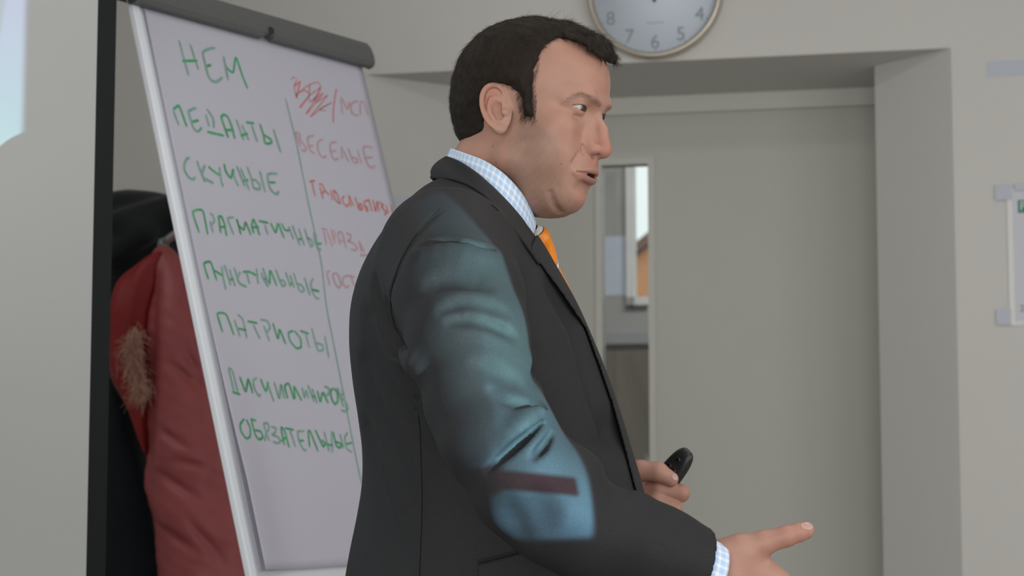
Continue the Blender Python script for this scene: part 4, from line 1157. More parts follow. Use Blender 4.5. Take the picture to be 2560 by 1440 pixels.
# the rest of the body under the clothes, coarse but continuous from neck to wrists and feet
SHR, ELR = P(1110, 640, 2.13), P(1312, 1218, 1.955)
SHL, ELL_, WRL = P(1130, 640, 2.49), P(1255, 1275, 2.60), P(1545, 1232, 2.455)
hipz = 0.93
def leg_pts(sg):
    y = YB + sg * 0.105
    return [np.array([MX - 0.0, y, hipz]), np.array([MX + 0.015, y + sg * .01, 0.50]), np.array([MX - 0.02, y + sg * .02, 0.09])]
def foot_pts(sg):
    y = YB + sg * 0.125
    return [np.array([MX - 0.05, y, 0.05]), np.array([MX + 0.06, y, 0.045]), np.array([MX + 0.15, y + sg * .015, 0.035])]
def body_sdf(p):
    nb = from_h((-62, 0, -128))[0]
    d = sd_chain(p, [from_h((-30, 0, -60))[0], nb], [.052, .055])
    d = smin(d, smax(torso(p) + 0.045, 0.90 - p[:, 2], .02), .03)
    d = smin(d, sd_chain(p, [np.array([MX - .02, YB, 1.0]), np.array([MX - .01, YB, hipz])], [.11, .115]), .03)
    d = smin(d, sd_chain(p, [nb] + slr_p[:-1], [.04] + [r_ - .022 for r_ in slr_r[:-1]]), .02)
    d = smin(d, sd_chain(p, [nb] + sll_p, [.04] + [r_ - .024 for r_ in sll_r]), .02)
    for sg in (-1, 1):
        d = smin(d, sd_chain(p, leg_pts(sg), [.085, .055, .038], .02), .03)
        d = smin(d, sd_chain(p, foot_pts(sg), [.032, .03, .022], .01), .02)
    return d
bv, bq = polygonise(body_sdf, (MX - .45, 1.85, 0.0), (MX + .55, 2.75, 1.56), 0.014)
bcol = np.repeat(SKIN[None], len(bv), 0)
allv, allq, allc, o_ = [], [], [], 0
for v_, q_, c_ in ((hv, hq, hc_), (rv, rq, rc), (lv, lq, lc), (bv, bq, bcol)):
    allv.append(v_); allq.append(q_ + o_); allc.append(c_); o_ += len(v_)
body = keep(mesh_np('body', np.concatenate(allv), np.concatenate(allq), M_skin, np.concatenate(allc)), man)
# thumb nail
M_nail = mat('nail', (0.44, 0.28, 0.235), 0.3, spec=0.5)
for hs_, c_, r_ in ((hand_right, P(2021, 1313, 1.990), (.0085, .0065, .0052)), (hand_left, P(1690, 1192, 2.406), (.0055, .0060, .0055))):
    fn_ = lambda p, hs_=hs_, c_=c_, r_=r_: smax(hs_(p) - 0.0005, sd_ell(p, c_, r_), 0.0006)
    v_, q_ = polygonise(fn_, c_ - .012, c_ + .012, 0.0007)
    if len(v_): keep(mesh_np('thumb_nail', v_, q_, M_nail), body)

# ---------------------------------------------------------------- eyes
def eye_obj(sg):
    n1, n2 = 40, 48
    gaze = np.array([0.985, -0.05 * sg - 0.02, -0.05]); gaze /= np.linalg.norm(gaze)
    side = np.cross(gaze, (0, 0, 1.0)); side /= np.linalg.norm(side); upv = np.cross(side, gaze)
    vs, fs, cs = [], [], []
    ctr = EYE * np.array([1, sg, 1])
    for i in range(n1 + 1):
        t = math.pi * (i / n1) ** 1.3
        for j in range(n2):
            f = 2 * math.pi * j / n2
            rr = 12.1 + (0.55 * max(0, 1 - (t / 0.5) ** 2))
            vs.append(ctr + rr * (gaze * math.cos(t) + math.sin(t) * (side * math.cos(f) + upv * math.sin(f))))
            r_ = math.sin(t) * 12.1 if t < 1.5 else 12
            if r_ < 2.1: c_ = (0.008, 0.007, 0.006)
            elif r_ < 5.9: c_ = (0.050, 0.034, 0.024)
            elif r_ < 6.6: c_ = (0.05, 0.04, 0.035)
            else: c_ = (0.40, 0.37, 0.36)
            cs.append(c_)
    for i in range(n1):
        for j in range(n2):
            fs.append((i * n2 + j, i * n2 + (j + 1) % n2, (i + 1) * n2 + (j + 1) % n2, (i + 1) * n2 + j))
    o = mesh_np('eye', from_h(np.array(vs)), np.array(fs), M_eye, np.array(cs))
    bm = bmesh.new(); bm.from_mesh(o.data); bmesh.ops.remove_doubles(bm, verts=bm.verts, dist=1e-6); bmesh.ops.recalc_face_normals(bm, faces=bm.faces); bm.to_mesh(o.data); bm.free()
    return keep(o, man)
M_eye = mat('eye_surface', (0.6, 0.6, 0.6), 0.14, attr='Col', spec=0.5)
for sg in (1, -1): eye_obj(sg)

# ---------------------------------------------------------------- hair
def skull_sdf(q):
    d = sd_ell(q, (-4, 0, 42), (92, 74, 80))
    d = smin(d, sd_ell(q, (35, 0, 52), (55.5, 63, 60)), 14)
    d = smin(d, sd_ell(q, (36, 0, -22), (49, 61, 78)), 16)
    d = smin(d, sd_ell(q, (58, 43, -6), (20, 20, 17)), 16)
    d = smin(d, sd_cap(q, (6, 47, -50), (62, 20, -84), 21, 22), 20)
    return smin(d, sd_cap(q, (-17, 0, -30), (-62, 0, -128), 57, 60), 16)
def hair_sdf(p):
    q = to_h(p); sgn = q[:, 1].copy(); q[:, 1] = np.abs(q[:, 1])
    a, b, c = q.T
    d = sd_ell(q, (-4, 0, 42), (101, 79.5, 86))
    d = smin(d, sd_ell(q, (-46, 0, 2), (53, 62, 52)), 18)
    d = smin(d, sd_chain(q, [(36, 16, 100), (70, 14, 98), (89.5, 12, 88)], [22, 14.5, 7.0], 8), 12)
    d = smin(d, sd_chain(q, [(30, 40, 88), (62, 34, 90), (84, 26, 82)], [20, 12, 6], 8), 12)
    d = smin(d, sd_cap(q, (28, 64, 60), (29, 70.5, 0), 11, 3.5), 8)
    # clumps running with the combing direction
    w = np.stack([a * 0.35, b * 1.0, c * 0.55], 1)
    d = d + 1.1 * vnoise(w, 41, 0.34) + 0.5 * vnoise(w, 43, 0.9)
    e = sd_poly(a, c, HPOLY) + 3.0 * (1 - sstep(a, 40, 60)) * sstep(a, -40, 10) + (1.3 + 1.2 * sstep(a, 40, 60)) * vnoise(q, 44, 0.32)
    thin = 1.0 + 0.42 * np.maximum(-e, 0) + 14 * sstep(a, 44, 62)
    near = np.abs(d) < 16
    sk = np.full(len(p), -99.0)
    if near.any(): sk[near] = skull_sdf(q[near])
    d = np.where(near, smax(d, sk - thin, 1.5), d)
    return smax(d, e * 0.85, 2.0) / 1000.0
vv, vq = polygonise(hair_sdf, HO - np.array([0.17, 0.17, 0.12]), HO + np.array([0.17, 0.17, 0.17]), 0.0018, newton=False)
M_hair = mat('dark_brown_hair', (0.017, 0.0125, 0.0095), 0.7, spec=0.18, noise=0.2, nscale=120)
hair = keep(mesh_np('hair', vv, vq, M_hair), man)
rg = np.random.RandomState(7)
pick = rg.randint(0, len(vv), 24000)
rt_ = vv[pick]; qh = to_h(rt_)
e_ = 0.002
nrm = np.stack([hair_sdf(rt_ + d) - hair_sdf(rt_ - d) for d in np.eye(3) * e_], 1); nrm /= np.maximum(np.linalg.norm(nrm, axis=1), 1e-9)[:, None]
nh = nrm @ HM
crown = np.array([-42, 8, 118.0])
fl = qh - crown
front = sstep(qh[:, 0], -20, 50) * sstep(qh[:, 2], 60, 95)
fl = fl / np.linalg.norm(fl, axis=1)[:, None]
side_dir = np.stack([-0.25 + 0 * fl[:, 0], 0.12 * np.sign(qh[:, 1]), -1 + 0 * fl[:, 0]], 1)
top_dir = np.stack([1 + 0 * fl[:, 0], -0.12 * np.ones(len(fl)), -0.25 - 0.35 * sstep(qh[:, 0], 60, 100)], 1)
back_w = (1 - sstep(qh[:, 0], -30, 30))
lowside = 1 - sstep(qh[:, 2], 40, 90)
fl = fl * 0.5 + side_dir * lowside[:, None] + top_dir * front[:, None] * 1.2
fl = fl - nh * (fl * nh).sum(1)[:, None]
fl /= np.maximum(np.linalg.norm(fl, axis=1), 1e-6)[:, None]
fl = fl + 0.16 * rg.normal(size=fl.shape) + nh * ((0.05 + 0.10 * rg.rand(len(fl))) * (0.15 + 1.4 * front))[:, None]
ok = nh @ np.array([0, 0, 1.0]) > -0.75
ok &= ~((qh[:, 2] < 90) & (nh[:, 2] < -0.45))
ln = (0.008 + 0.010 * rg.rand(len(fl))) * (0.6 + 0.15 * front) * (0.45 + 0.55 * sstep(qh[:, 2], -45, 30))
fw_ = (fl @ HM.T)
hs = hairs('hair_strands', rt_[ok] - 0.001 * nrm[ok], fw_[ok], ln[ok], 0.00011, M_hair, None, 0.08, n=5, seed=9)
hs['kind'] = 'stuff'; keep(hs, hair)
M_hair_light = mat('brown_hair_streaks', (0.034, 0.025, 0.02), 0.7, spec=0.15)
k2 = np.where(ok)[0][rg.randint(0, ok.sum(), 5000)]
hs2 = hairs('hair_strands', rt_[k2] + 0.0008 * nrm[k2] + 0.0015 * rg.normal(size=(5000, 3)) * 0.3, fw_[k2], ln[k2] * 1.1, 0.00010, M_hair_light, None, 0.10, n=5, seed=19)
hs2['kind'] = 'stuff'; keep(hs2, hair)
tuft = march_many(hair_sdf, [(1212, 108), (1220, 104), (1228, 100), (1206, 114), (1236, 96), (1365, 50), (1380, 50), (1410, 56), (1425, 62)])
td = np.array([(-0.35, 0, 1.0)] * 5 + [(0.3, 0, 0.7)] * 4) + 0.25 * rg.normal(size=(9, 3))
tu = np.repeat(tuft, 9, 0) + 0.002 * rg.normal(size=(81, 3))
ts = hairs('cowlick', tu, np.repeat(td, 9, 0) + 0.2 * rg.normal(size=(81, 3)), 0.006 + 0.008 * rg.rand(81), 0.00010, M_hair, None, 0.25, seed=21)
ts['kind'] = 'stuff'; keep(ts, hair)
# short hairs growing out of the skin along the hairline and sideburn
hh = to_h(hv); hh[:, 1] = np.abs(hh[:, 1])
hp_ = sd_poly(hh[:, 0], hh[:, 2], HPOLY)
cand = np.where((hp_ < 1.5) & (hp_ > -8) & (hh[:, 0] > 12) & (hh[:, 0] < 62) & (hh[:, 1] > 8) & (ear_sdf(hh) > 3))[0]
cand = cand[rg.randint(0, len(cand), 4200)]
dn = np.stack([-0.30 * np.ones(len(cand)), 0 * cand, -1.0 * np.ones(len(cand))], 1) + 0.22 * rg.normal(size=(len(cand), 3)) + np.array([0, 0.10, 0]) * np.sign(to_h(hv[cand])[:, 1])[:, None]
M_hair_thin = mat('fine_brown_hair', (0.040, 0.028, 0.021), 0.7, spec=0.1)
hl = hairs('sideburn_hair', hv[cand], (dn / np.linalg.norm(dn, axis=1)[:, None]) @ HM.T, 0.004 + 0.005 * rg.rand(len(cand)), 0.00006, M_hair_thin, None, 0.1, n=4, seed=10)
hl['kind'] = 'stuff'; keep(hl, hair)
# a few loose wisps on the forehead and the cowlick at the back of the crown
wr_pts = [(1392, 92), (1398, 96), (1432, 98), (1440, 100), (1446, 103), (1452, 106), (1466, 112), (1474, 118), (1490, 136), (1500, 146), (1405, 96), (1420, 97)]
wp_ = march_many(lambda p: np.minimum(head_sdf(p), hair_sdf(p)), wr_pts)
wd_ = np.array([HF * 0.5 - np.array([0, 0, 1.0]) + 0.45 * rg.normal(size=3) for _ in wr_pts]) + HN * 0.2
ws = hairs('forehead_wisps', wp_, wd_ / np.linalg.norm(wd_, axis=1)[:, None], np.full(len(wp_), .012), 0.00024, M_hair, None, 0.3, seed=12)
ws['kind'] = 'stuff'; keep(ws, hair)
# eyebrow hairs
bt = rg.rand(420); sgb = np.where(rg.rand(420) < .5, 1, -1)
bc_ = catmull(BROW[::-1], 60)[(bt ** 2.6 * 59).astype(int)] + rg.normal(size=(420, 3)) * np.array([0.3, 1.0, 1.2])
bc_[:, 1] *= sgb
rb = from_h(bc_)
for _ in range(4):
    g = np.stack([head_sdf(rb + d) - head_sdf(rb - d) for d in np.eye(3) * 1e-3], 1) / 2e-3
    rb = rb - head_sdf(rb)[:, None] * g / np.maximum((g * g).sum(1), .1)[:, None]
bd = np.stack([-0.55 * np.ones(420), 0.75 * sgb, 0.25 * np.ones(420)], 1) + 0.15 * rg.normal(size=(420, 3))
bh = hairs('eyebrow', rb, (bd / np.linalg.norm(bd, axis=1)[:, None]) @ HM.T, np.full(420, .0045), 0.00005, mat('brown_brow_hair', (0.07, 0.042, 0.03), 0.6, spec=0.2), None, 0.15, seed=14)
bh['kind'] = 'stuff'; keep(bh, body)
# ---------------------------------------------------------------- jacket
def weave_mat(name, color):
    m = mat(name, color, 0.68, noise=0.05, nscale=14, spec=0.22)
    nt = m.node_tree; N, L = nt.nodes, nt.links
    b = N['Principled BSDF']; tc = [n for n in N if n.type == 'TEX_COORD'][0]
    n1 = N.new('ShaderNodeTexNoise'); n1.inputs['Scale'].default_value = 1300; n1.inputs['Detail'].default_value = 2
    mp = N.new('ShaderNodeMapping'); mp.inputs['Scale'].default_value = (1, 1, 0.35)
    L.new(tc.outputs['Object'], mp.inputs[0]); L.new(mp.outputs[0], n1.inputs['Vector'])
    src = b.inputs['Base Color'].links[0].from_socket
    mr = N.new('ShaderNodeMapRange'); L.new(n1.outputs['Fac'], mr.inputs[0]); mr.inputs[1].default_value = .3; mr.inputs[2].default_value = .7; mr.inputs[3].default_value = .8; mr.inputs[4].default_value = 1.2
    mx = N.new('ShaderNodeMix'); mx.data_type = 'RGBA'; mx.blend_type = 'MULTIPLY'; mx.inputs[0].default_value = 1
    L.new(src, mx.inputs[6]); L.new(mr.outputs[0], mx.inputs[7]); L.new(mx.outputs[2], b.inputs['Base Color'])
    bp = N.new('ShaderNodeBump'); bp.inputs['Strength'].default_value = 0.25; bp.inputs['Distance'].default_value = 0.0006
    L.new(n1.outputs['Fac'], bp.inputs['Height']); L.new(bp.outputs[0], b.inputs['Normal'])
    return m
M_suit = weave_mat('charcoal_suit_cloth', (0.0200, 0.0200, 0.0222, 1))
M_suit_dark = weave_mat('charcoal_suit_facing', (0.0155, 0.0154, 0.017, 1))
cuff_o = P(1752, 1400, 2.0); cuff_n = slr_p[-1] - slr_p[-4]; cuff_n = cuff_n / np.linalg.norm(cuff_n)
cuff_n = cuff_n + np.array([0.10, 0, 0.02]); cuff_n /= np.linalg.norm(cuff_n)
cuffl_o = P(1556, 1236, 2.455); cuffl_n = sll_p[-1] - sll_p[-2]; cuffl_n /= np.linalg.norm(cuffl_n)
def sleeve_r(p):
    return sd_chain(p, slr_p, slr_r, 0.012)
def sleeve_l(p):
    return np.maximum(sd_chain(p, sll_p, sll_r, 0.012), (p - cuffl_o) @ cuffl_n)
def front_gap(p):
    """half width of the open front at the height of p (negative where the jacket is closed)"""
    z = p[:, 2]
    t = (z - zt_(1150)) / (zt_(560) - zt_(1150))
    return np.where(t > 0, 0.012 + 0.050 * np.clip(t, 0, 1.3), -0.01 + 0 * t)
TX = lambda p: torso.at(p[:, 2])[0]
def base_jacket(p):
    t = torso(p)
    sr = sleeve_r(p)
    d = smin(t, sr, 0.020)
    d = smin(d, sleeve_l(p), 0.03)
    return d
# creases: (points in the photograph, radius, depth, softness)
CREASES = [
 ([(1101, 524), (1050, 578), (1008, 640), (984, 705), (977, 762), (990, 822), (1022, 874)], .0035, .0020, .004),      # armhole seam
 ([(932, 700), (940, 760), (956, 815), (980, 852), (1008, 874)], .011, .012, .010),                                   # hollow behind the arm
 ([(964, 752), (972, 800), (990, 842), (1018, 870)], .006, .0075, .005),
 ([(955, 846), (975, 868), (998, 880), (1016, 883)], .006, .006, .008),
 ([(905, 800), (925, 900), (960, 985), (1005, 1060), (1040, 1130)], .012, .0065, .025),                               # drag lines on the back
 ([(898, 920), (925, 1030), (970, 1140), (1010, 1250)], .012, .005, .025),
 ([(905, 1080), (925, 1190), (950, 1300), (985, 1400)], .012, .005, .025),
 ([(1028, 890), (1040, 980), (1050, 1080), (1054, 1250), (1053, 1330), (1049, 1440)], .0022, .0026, .002),             # side seam
 ([(1062, 612), (1110, 604), (1150, 606)], .007, .005, .008),                                                         # shoulder folds
 ([(1165, 606), (1195, 616), (1228, 622)], .006, .005, .006),
 ([(1075, 700), (1140, 690), (1215, 705)], .010, .003, .015),
 ([(1110, 768), (1180, 752), (1262, 778)], .008, .0035, .012),
 ([(1130, 800), (1200, 800), (1280, 836)], .007, .0045, .010),
 ([(1195, 905), (1245, 930), (1305, 955)], .008, .004, .012),
 ([(1232, 975), (1270, 1003), (1325, 1012), (1348, 1014)], .0045, .0040, .010),                                         # folds in the crook of the elbow
 ([(1352, 1056), (1318, 1088), (1282, 1120), (1245, 1150), (1212, 1182)], .0062, .0062, .003),
 ([(1325, 1082), (1305, 1099), (1282, 1120), (1250, 1146)], .0048, .0105, .003),
 ([(1378, 1084), (1364, 1108), (1346, 1130), (1330, 1146)], .0056, .0056, .003),
 ([(1362, 1108), (1352, 1122), (1344, 1133)], .0044, .0085, .003),
 ([(1275, 1280), (1283, 1305), (1292, 1325)], .012, .0022, .02),
 ([(1345, 1240), (1350, 1280), (1352, 1310)], .012, .0025, .02),
 ([(1350, 880), (1346, 940), (1352, 1010)], .008, .003, .012),  # chest dart
 ([(1398, 730), (1448, 815), (1484, 915), (1514, 1010), (1540, 1100), (1562, 1190), (1575, 1240)], .016, .0030, .03),                                                        # hollow beside the lapel, carved to give its dark band of shade
]
RIDGES = [
 ([(1349, 1024), (1330, 1036), (1296, 1066), (1262, 1100)], .012, .010, .010),
 ([(1352, 1020), (1340, 1028)], .010, .008, .010),
 ([(1050, 640), (1110, 628), (1180, 640), (1225, 645)], .012, .003, .018),
 ([(1010, 880), (1035, 905), (1060, 930)], .012, .0015, .02),
 ([(950, 760), (965, 830), (990, 870)], .008, .004, .008),
]
_pix = [q for c_ in CREASES + RIDGES for q in c_[0]]
_hit = march_many(base_jacket, _pix)
_k = 0; CR3, RG3 = [], []
for src_, dst_ in ((CREASES, CR3), (RIDGES, RG3)):
    for pts_, r_, dep_, s_ in src_:
        h_ = _hit[_k:_k + len(pts_)]; _k += len(pts_)
        vd = h_ - CAM; vd /= np.linalg.norm(vd, axis=1)[:, None]
        off = (dep_ - r_) if dst_ is CR3 else (r_ - dep_)
        c3 = catmull(h_ + vd * off, max(4, 2 * len(pts_)))
        n3 = len(c3); rr = r_ * (0.35 + 0.65 * np.sin(np.pi * (np.arange(n3) + .6) / (n3 + .2)))
        # taper: the centre line rises out of the cloth towards its ends
        dst_.append((c3 - np.array([0, 1.0, 0]) * ((r_ - rr) * (0.6 if dst_ is CR3 else -0.6))[:, None], rr, s_, c3.min(0) - 0.05, c3.max(0) + 0.05))
def apply_creases(d, p):
    for lst, sg in ((RG3, 1), (CR3, -1)):
        for c3, rr, s_, l_, h_ in lst:
            m_ = ((p > l_) & (p < h_)).all(1)
            if not m_.any(): continue
            e = sd_chain(p[m_], c3, rr)
            d[m_] = smin(d[m_], e, s_) if sg > 0 else smax(d[m_], -e, s_)
    return d
def jacket_sdf(p):
    t = torso(p) + wrinkle(p, 51, 9, 0.0030, (1, 1, .5))
    sr = sleeve_r(p)
    ax = np.clip((zt_(640) - p[:, 2]) / (zt_(640) - zt_(1250)), 0, 1)
    sr = sr + wrinkle(p, 53, 20, 0.0030, (.8, .8, 1.7)) * sstep(ax, 0, .3)
    d = smin(t, sr, 0.016)
    d = smin(d, sleeve_l(p), 0.03)
    d = apply_creases(d, p)
    # sleeve end
    past = (p - cuff_o) @ cuff_n
    far = (p[:, 0] > P(1600, 1300, 2.0)[0]) & (p[:, 1] < 2.092)
    d = np.where(far, np.maximum(d, past), d)
    inner = np.where(far, sr + 0.0075, 1.0)
    inner = np.maximum(inner, -(past + 0.05))
    d = np.maximum(d, -inner)
    # open front: a recess that shows shirt and tie
    g = np.maximum(np.abs(p[:, 1] - YB) - front_gap(p), TX(p) + 0.04 - p[:, 0])
    g = np.maximum(g, -(torso(p) + 0.022))
    d = smax(d, -g, 0.004)
    # neck opening
    d = smax(d, -sd_cap(p, neck_a, neck_b, 0.066, 0.066), 0.006)
    # hem
    d = np.maximum(d, 0.80 - p[:, 2])
    return d
neck_a = from_h((-20, 0, -60))[0]; neck_b = from_h((-58, 0, -118))[0]
jlo = np.array([P(840, 1440, 2.3)[0] - 0.03, 1.84, 0.78]); jhi = np.array([P(1835, 1400, 2.0)[0], 2.72, zt_(430)])
jv, jq = polygonise(jacket_sdf, jlo, jhi, 0.0034)
jacket = keep(mesh_np('jacket', jv, jq, M_suit), man)

def px_of(p):
    v = p - CAM
    fw = np.array([0, math.cos(PITCH), math.sin(PITCH)]); uv = np.array([0, -math.sin(PITCH), math.cos(PITCH)])
    dd = v @ fw
    return 1280 + FPX * v[:, 0] / dd, 720 - FPX * (v @ uv) / dd
def torso_panel(name, poly, thick, m, parent, lo, hi, inner=0.004, far=False, h=0.0020, rnd_=0.0030):
    """a thin layer of cloth lying on the trunk, cut to an outline; far=True mirrors it to the other side"""
    def fn(p):
        q = p.copy()
        if far: q[:, 1] = 2 * YB - q[:, 1]
        x, y = px_of(q)
        e = sd_poly(x, y, poly) / 2100.0
        e = np.maximum(e, q[:, 1] - YB + 0.004)
        t = torso(q) + wrinkle(p, 51, 9, 0.0030, (1, 1, .5))
        return smax(np.maximum(t - thick, -(t + inner)), e, rnd_)
    lo = np.array(lo, float); hi = np.array(hi, float)
    if far: lo[1], hi[1] = 2 * YB - hi[1], 2 * YB - lo[1]
    v, q = polygonise(fn, lo, hi, h)
    return keep(mesh_np(name, v, q, m), parent)
LAPEL = [(1326, 622), (1342, 648), (1362, 675), (1404, 732), (1463, 820), (1498, 915), (1531, 1010), (1556, 1100), (1574, 1170), (1590, 1232), (1660, 1240), (1640, 1130), (1600, 1000), (1560, 900), (1490, 720), (1440, 640), (1380, 590), (1342, 586)]
for fr_ in (False, True):
    torso_panel('lapel', LAPEL, 0.0038, M_suit, jacket, P(1240, 1250, 2.3) - [0.0, .19, 0], P(1650, 520, 2.3) + [0.02, 0, 0.02], far=fr_)
FLAP = [(1194, 1411), (1260, 1394), (1340, 1374), (1420, 1354), (1428, 1450), (1345, 1472), (1197, 1506)]
torso_panel('pocket_flap', FLAP, 0.0050, M_suit, jacket, P(1180, 1520, 2.3) - [0, .26, 0.02], P(1440, 1340, 2.3) + [0.02, -.05, 0.02], h=0.002)
WELT = [(1193, 1401), (1325, 1369), (1420, 1345), (1421, 1351), (1340, 1371), (1260, 1391), (1195, 1408)]
torso_panel('pocket_welt', WELT, 0.0042, M_suit_dark, jacket, P(1180, 1420, 2.3) - [0, .26, 0.02], P(1440, 1330, 2.3) + [0.02, -.05, 0.02], h=0.0015, rnd_=0.0006)

# stitched seams and the lapel notch's shaded slit, drawn as fine dark ribbons
M_seam_notch = mat('thread_and_notch_shade', (0.009, 0.009, 0.010), 0.8, spec=0.1)
def seam_or_notch(pix, width=0.0011):
    c = catmull(np.array(pix, float), 60)
    h_ = march_many(jacket_sdf, c)
    vd = CAM - h_; vd /= np.linalg.norm(vd, axis=1)[:, None]
    h_ = h_ + vd * 0.0007
    tg = np.gradient(h_, axis=0); sd = np.cross(tg, vd); sd /= np.linalg.norm(sd, axis=1)[:, None]
    vs = np.concatenate([h_ + sd * width / 2, h_ - sd * width / 2])
    n = len(c)
    keep(mesh('seam_or_notch', vs, [(i, i + 1, n + i + 1, n + i) for i in range(n - 1)], M_seam_notch, smooth=True), jacket)
seam_or_notch([(1046, 1040), (1050, 1080), (1054, 1180), (1055, 1260), (1053, 1340), (1048, 1450)])
seam_or_notch([(1229, 513), (1238, 520), (1246, 528)], 0.0017)  # dark ribbon standing in for the shade inside the lapel notch
seam_or_notch([(1101, 522), (1048, 578), (1008, 640), (984, 705), (977, 762), (989, 820), (1020, 872)], 0.0009)

# ---------------------------------------------------------------- lofted collars
def loft(name, A, Bc, m, parent, thick, n=40, k=8, uvscale=None, bulge=0.0, mirror=True):
    A = catmull(A, n); Bc = catmull(Bc, n)
    if mirror:
        mir = lambda c: np.concatenate([c[::-1][:-1] * np.array([1, -1, 1]) + np.array([0, 2 * YB, 0]), c])
        A, Bc = mir(A), mir(Bc)
    n = len(A)
    cen = A.mean(0)
    vs, uv = [], []
    s = np.concatenate([[0], np.cumsum(np.linalg.norm(np.diff((A + Bc) / 2, axis=0), axis=1))])
    for i in range(n):
        wd = np.linalg.norm(A[i] - Bc[i])
        out = (A[i] + Bc[i]) / 2 - cen; out[2] = 0; out /= max(np.linalg.norm(out), 1e-6)
        for j in range(k + 1):
            t = j / k
            vs.append(A[i] * (1 - t) + Bc[i] * t + out * bulge * math.sin(math.pi * min(1, t * 1.1)) ** 0.8)
            uv.append((s[i], t * wd))
    fs = [(i * (k + 1) + j, i * (k + 1) + j + 1, (i + 1) * (k + 1) + j + 1, (i + 1) * (k + 1) + j) for i in range(n - 1) for j in range(k)]
    o = mesh(name, vs, fs, m, smooth=True)
    ul = o.data.uv_layers.new(name='UVMap')
    for lp in o.data.loops: ul.data[lp.index].uv = uv[lp.vertex_index]
    bm = bmesh.new(); bm.from_mesh(o.data); bmesh.ops.recalc_face_normals(bm, faces=bm.faces)
    c_ = bm.faces[len(bm.faces) // 2 if False else 0]
    bm.to_mesh(o.data); bm.free()
    sm = o.modifiers.new('thickness', 'SOLIDIFY'); sm.thickness = thick; sm.offset = 0
    return keep(o, parent)
def gingham():
    m = bpy.data.materials.new('blue_gingham_cotton'); m.use_nodes = True
    nt = m.node_tree; N, L = nt.nodes, nt.links; b = N['Principled BSDF']; b.inputs['Roughness'].default_value = 0.8; b.inputs['Specular IOR Level'].default_value = 0.2
    uvn = N.new('ShaderNodeUVMap'); uvn.uv_map = 'UVMap'
    sp = N.new('ShaderNodeSeparateXYZ'); L.new(uvn.outputs[0], sp.inputs[0])
    def stripe(x, per, duty):
        a = N.new('ShaderNodeMath'); a.operation = 'DIVIDE'; L.new(x, a.inputs[0]); a.inputs[1].default_value = per
        f_ = N.new('ShaderNodeMath'); f_.operation = 'PINGPONG'; L.new(a.outputs[0], f_.inputs[0]); f_.inputs[1].default_value = 0.5
        r_ = N.new('ShaderNodeMapRange'); L.new(f_.outputs[0], r_.inputs[0]); r_.inputs[1].default_value = duty / 2 - .05; r_.inputs[2].default_value = duty / 2 + .05; r_.inputs[3].default_value = 1; r_.inputs[4].default_value = 0
        return r_.outputs[0]
    u = stripe(sp.outputs[0], 0.0086, 0.38); v = stripe(sp.outputs[1], 0.0086, 0.38)
    s = N.new('ShaderNodeMath'); s.operation = 'ADD'; L.new(u, s.inputs[0]); L.new(v, s.inputs[1])
    h = N.new('ShaderNodeMath'); h.operation = 'MULTIPLY'; L.new(s.outputs[0], h.inputs[0]); h.inputs[1].default_value = 0.5
    cr = N.new('ShaderNodeValToRGB'); L.new(h.outputs[0], cr.inputs[0])
    e = cr.color_ramp.elements
    e[0].position = 0.05; e[0].color = (0.44, 0.59, 0.83, 1)
    e[1].position = 0.95; e[1].color = (0.82, 0.83, 0.85, 1)
    k = e.new(0.5); k.color = (0.60, 0.73, 0.90, 1)
    L.new(cr.outputs[0], b.inputs['Base Color'])
    return m
M_ging = gingham()
# shirt: a solid under the jacket, with collar and cuffs of its own
def shirt_sdf(p):
    d = torso(p) + 0.026
    d = np.maximum(d, 0.86 - p[:, 2])
    d = smax(d, -sd_cap(p, neck_a, neck_b, 0.058, 0.058), 0.004)
    return np.maximum(d, np.abs(p[:, 1] - YB) - 0.085)
sv, sq = polygonise(shirt_sdf, np.array([jlo[0], YB - 0.15, 0.85]), np.array([P(1640, 1440, 2.3)[0], YB + 0.15, zt_(430)]), 0.007)
M_shirt_plain = mat('pale_blue_cotton', (0.62, 0.74, 0.9), 0.8, spec=0.2)
shirt = keep(mesh_np('shirt', sv, sq, M_shirt_plain), man)
SCT = Pn((1128, 371, 2.30), (1163, 383, 2.262), (1215, 404, 2.238), (1262, 437, 2.229), (1300, 478, 2.236), (1325, 518, 2.254), (1339, 556, 2.277))
SCB = Pn((1117, 402, 2.30), (1156, 420, 2.258), (1202, 452, 2.230), (1246, 492, 2.219), (1284, 533, 2.226), (1315, 572, 2.248), (1332, 588, 2.273))
loft('collar', SCT, SCB, M_ging, shirt, 0.0016, bulge=0.001)
JCT = Pn((1117, 393, 2.30), (1133, 399, 2.272), (1152, 408, 2.250), (1172, 421, 2.234), (1193, 436, 2.224), (1215, 455, 2.216), (1237, 475, 2.212), (1259, 497, 2.212), (1283, 523, 2.217), (1310, 557, 2.234), (1334, 598, 2.254), (1346, 622, 2.262))
hitb = march_many(torso, [(1125, 449), (1150, 456), (1175, 466), (1200, 482), (1222, 502), (1242, 526), (1268, 556), (1300, 594), (1330, 634), (1348, 660)])
vdb = CAM - hitb; vdb /= np.linalg.norm(vdb, axis=1)[:, None]
JCB = np.concatenate([Pn((1078, 445, 2.30), (1097, 446, 2.258)), hitb + vdb * 0.006])
JCB[2:4, 1] = np.minimum(JCB[2:4, 1], [2.232, 2.212])
loft('collar', JCT, JCB, M_suit, jacket, 0.0035, bulge=0.007)
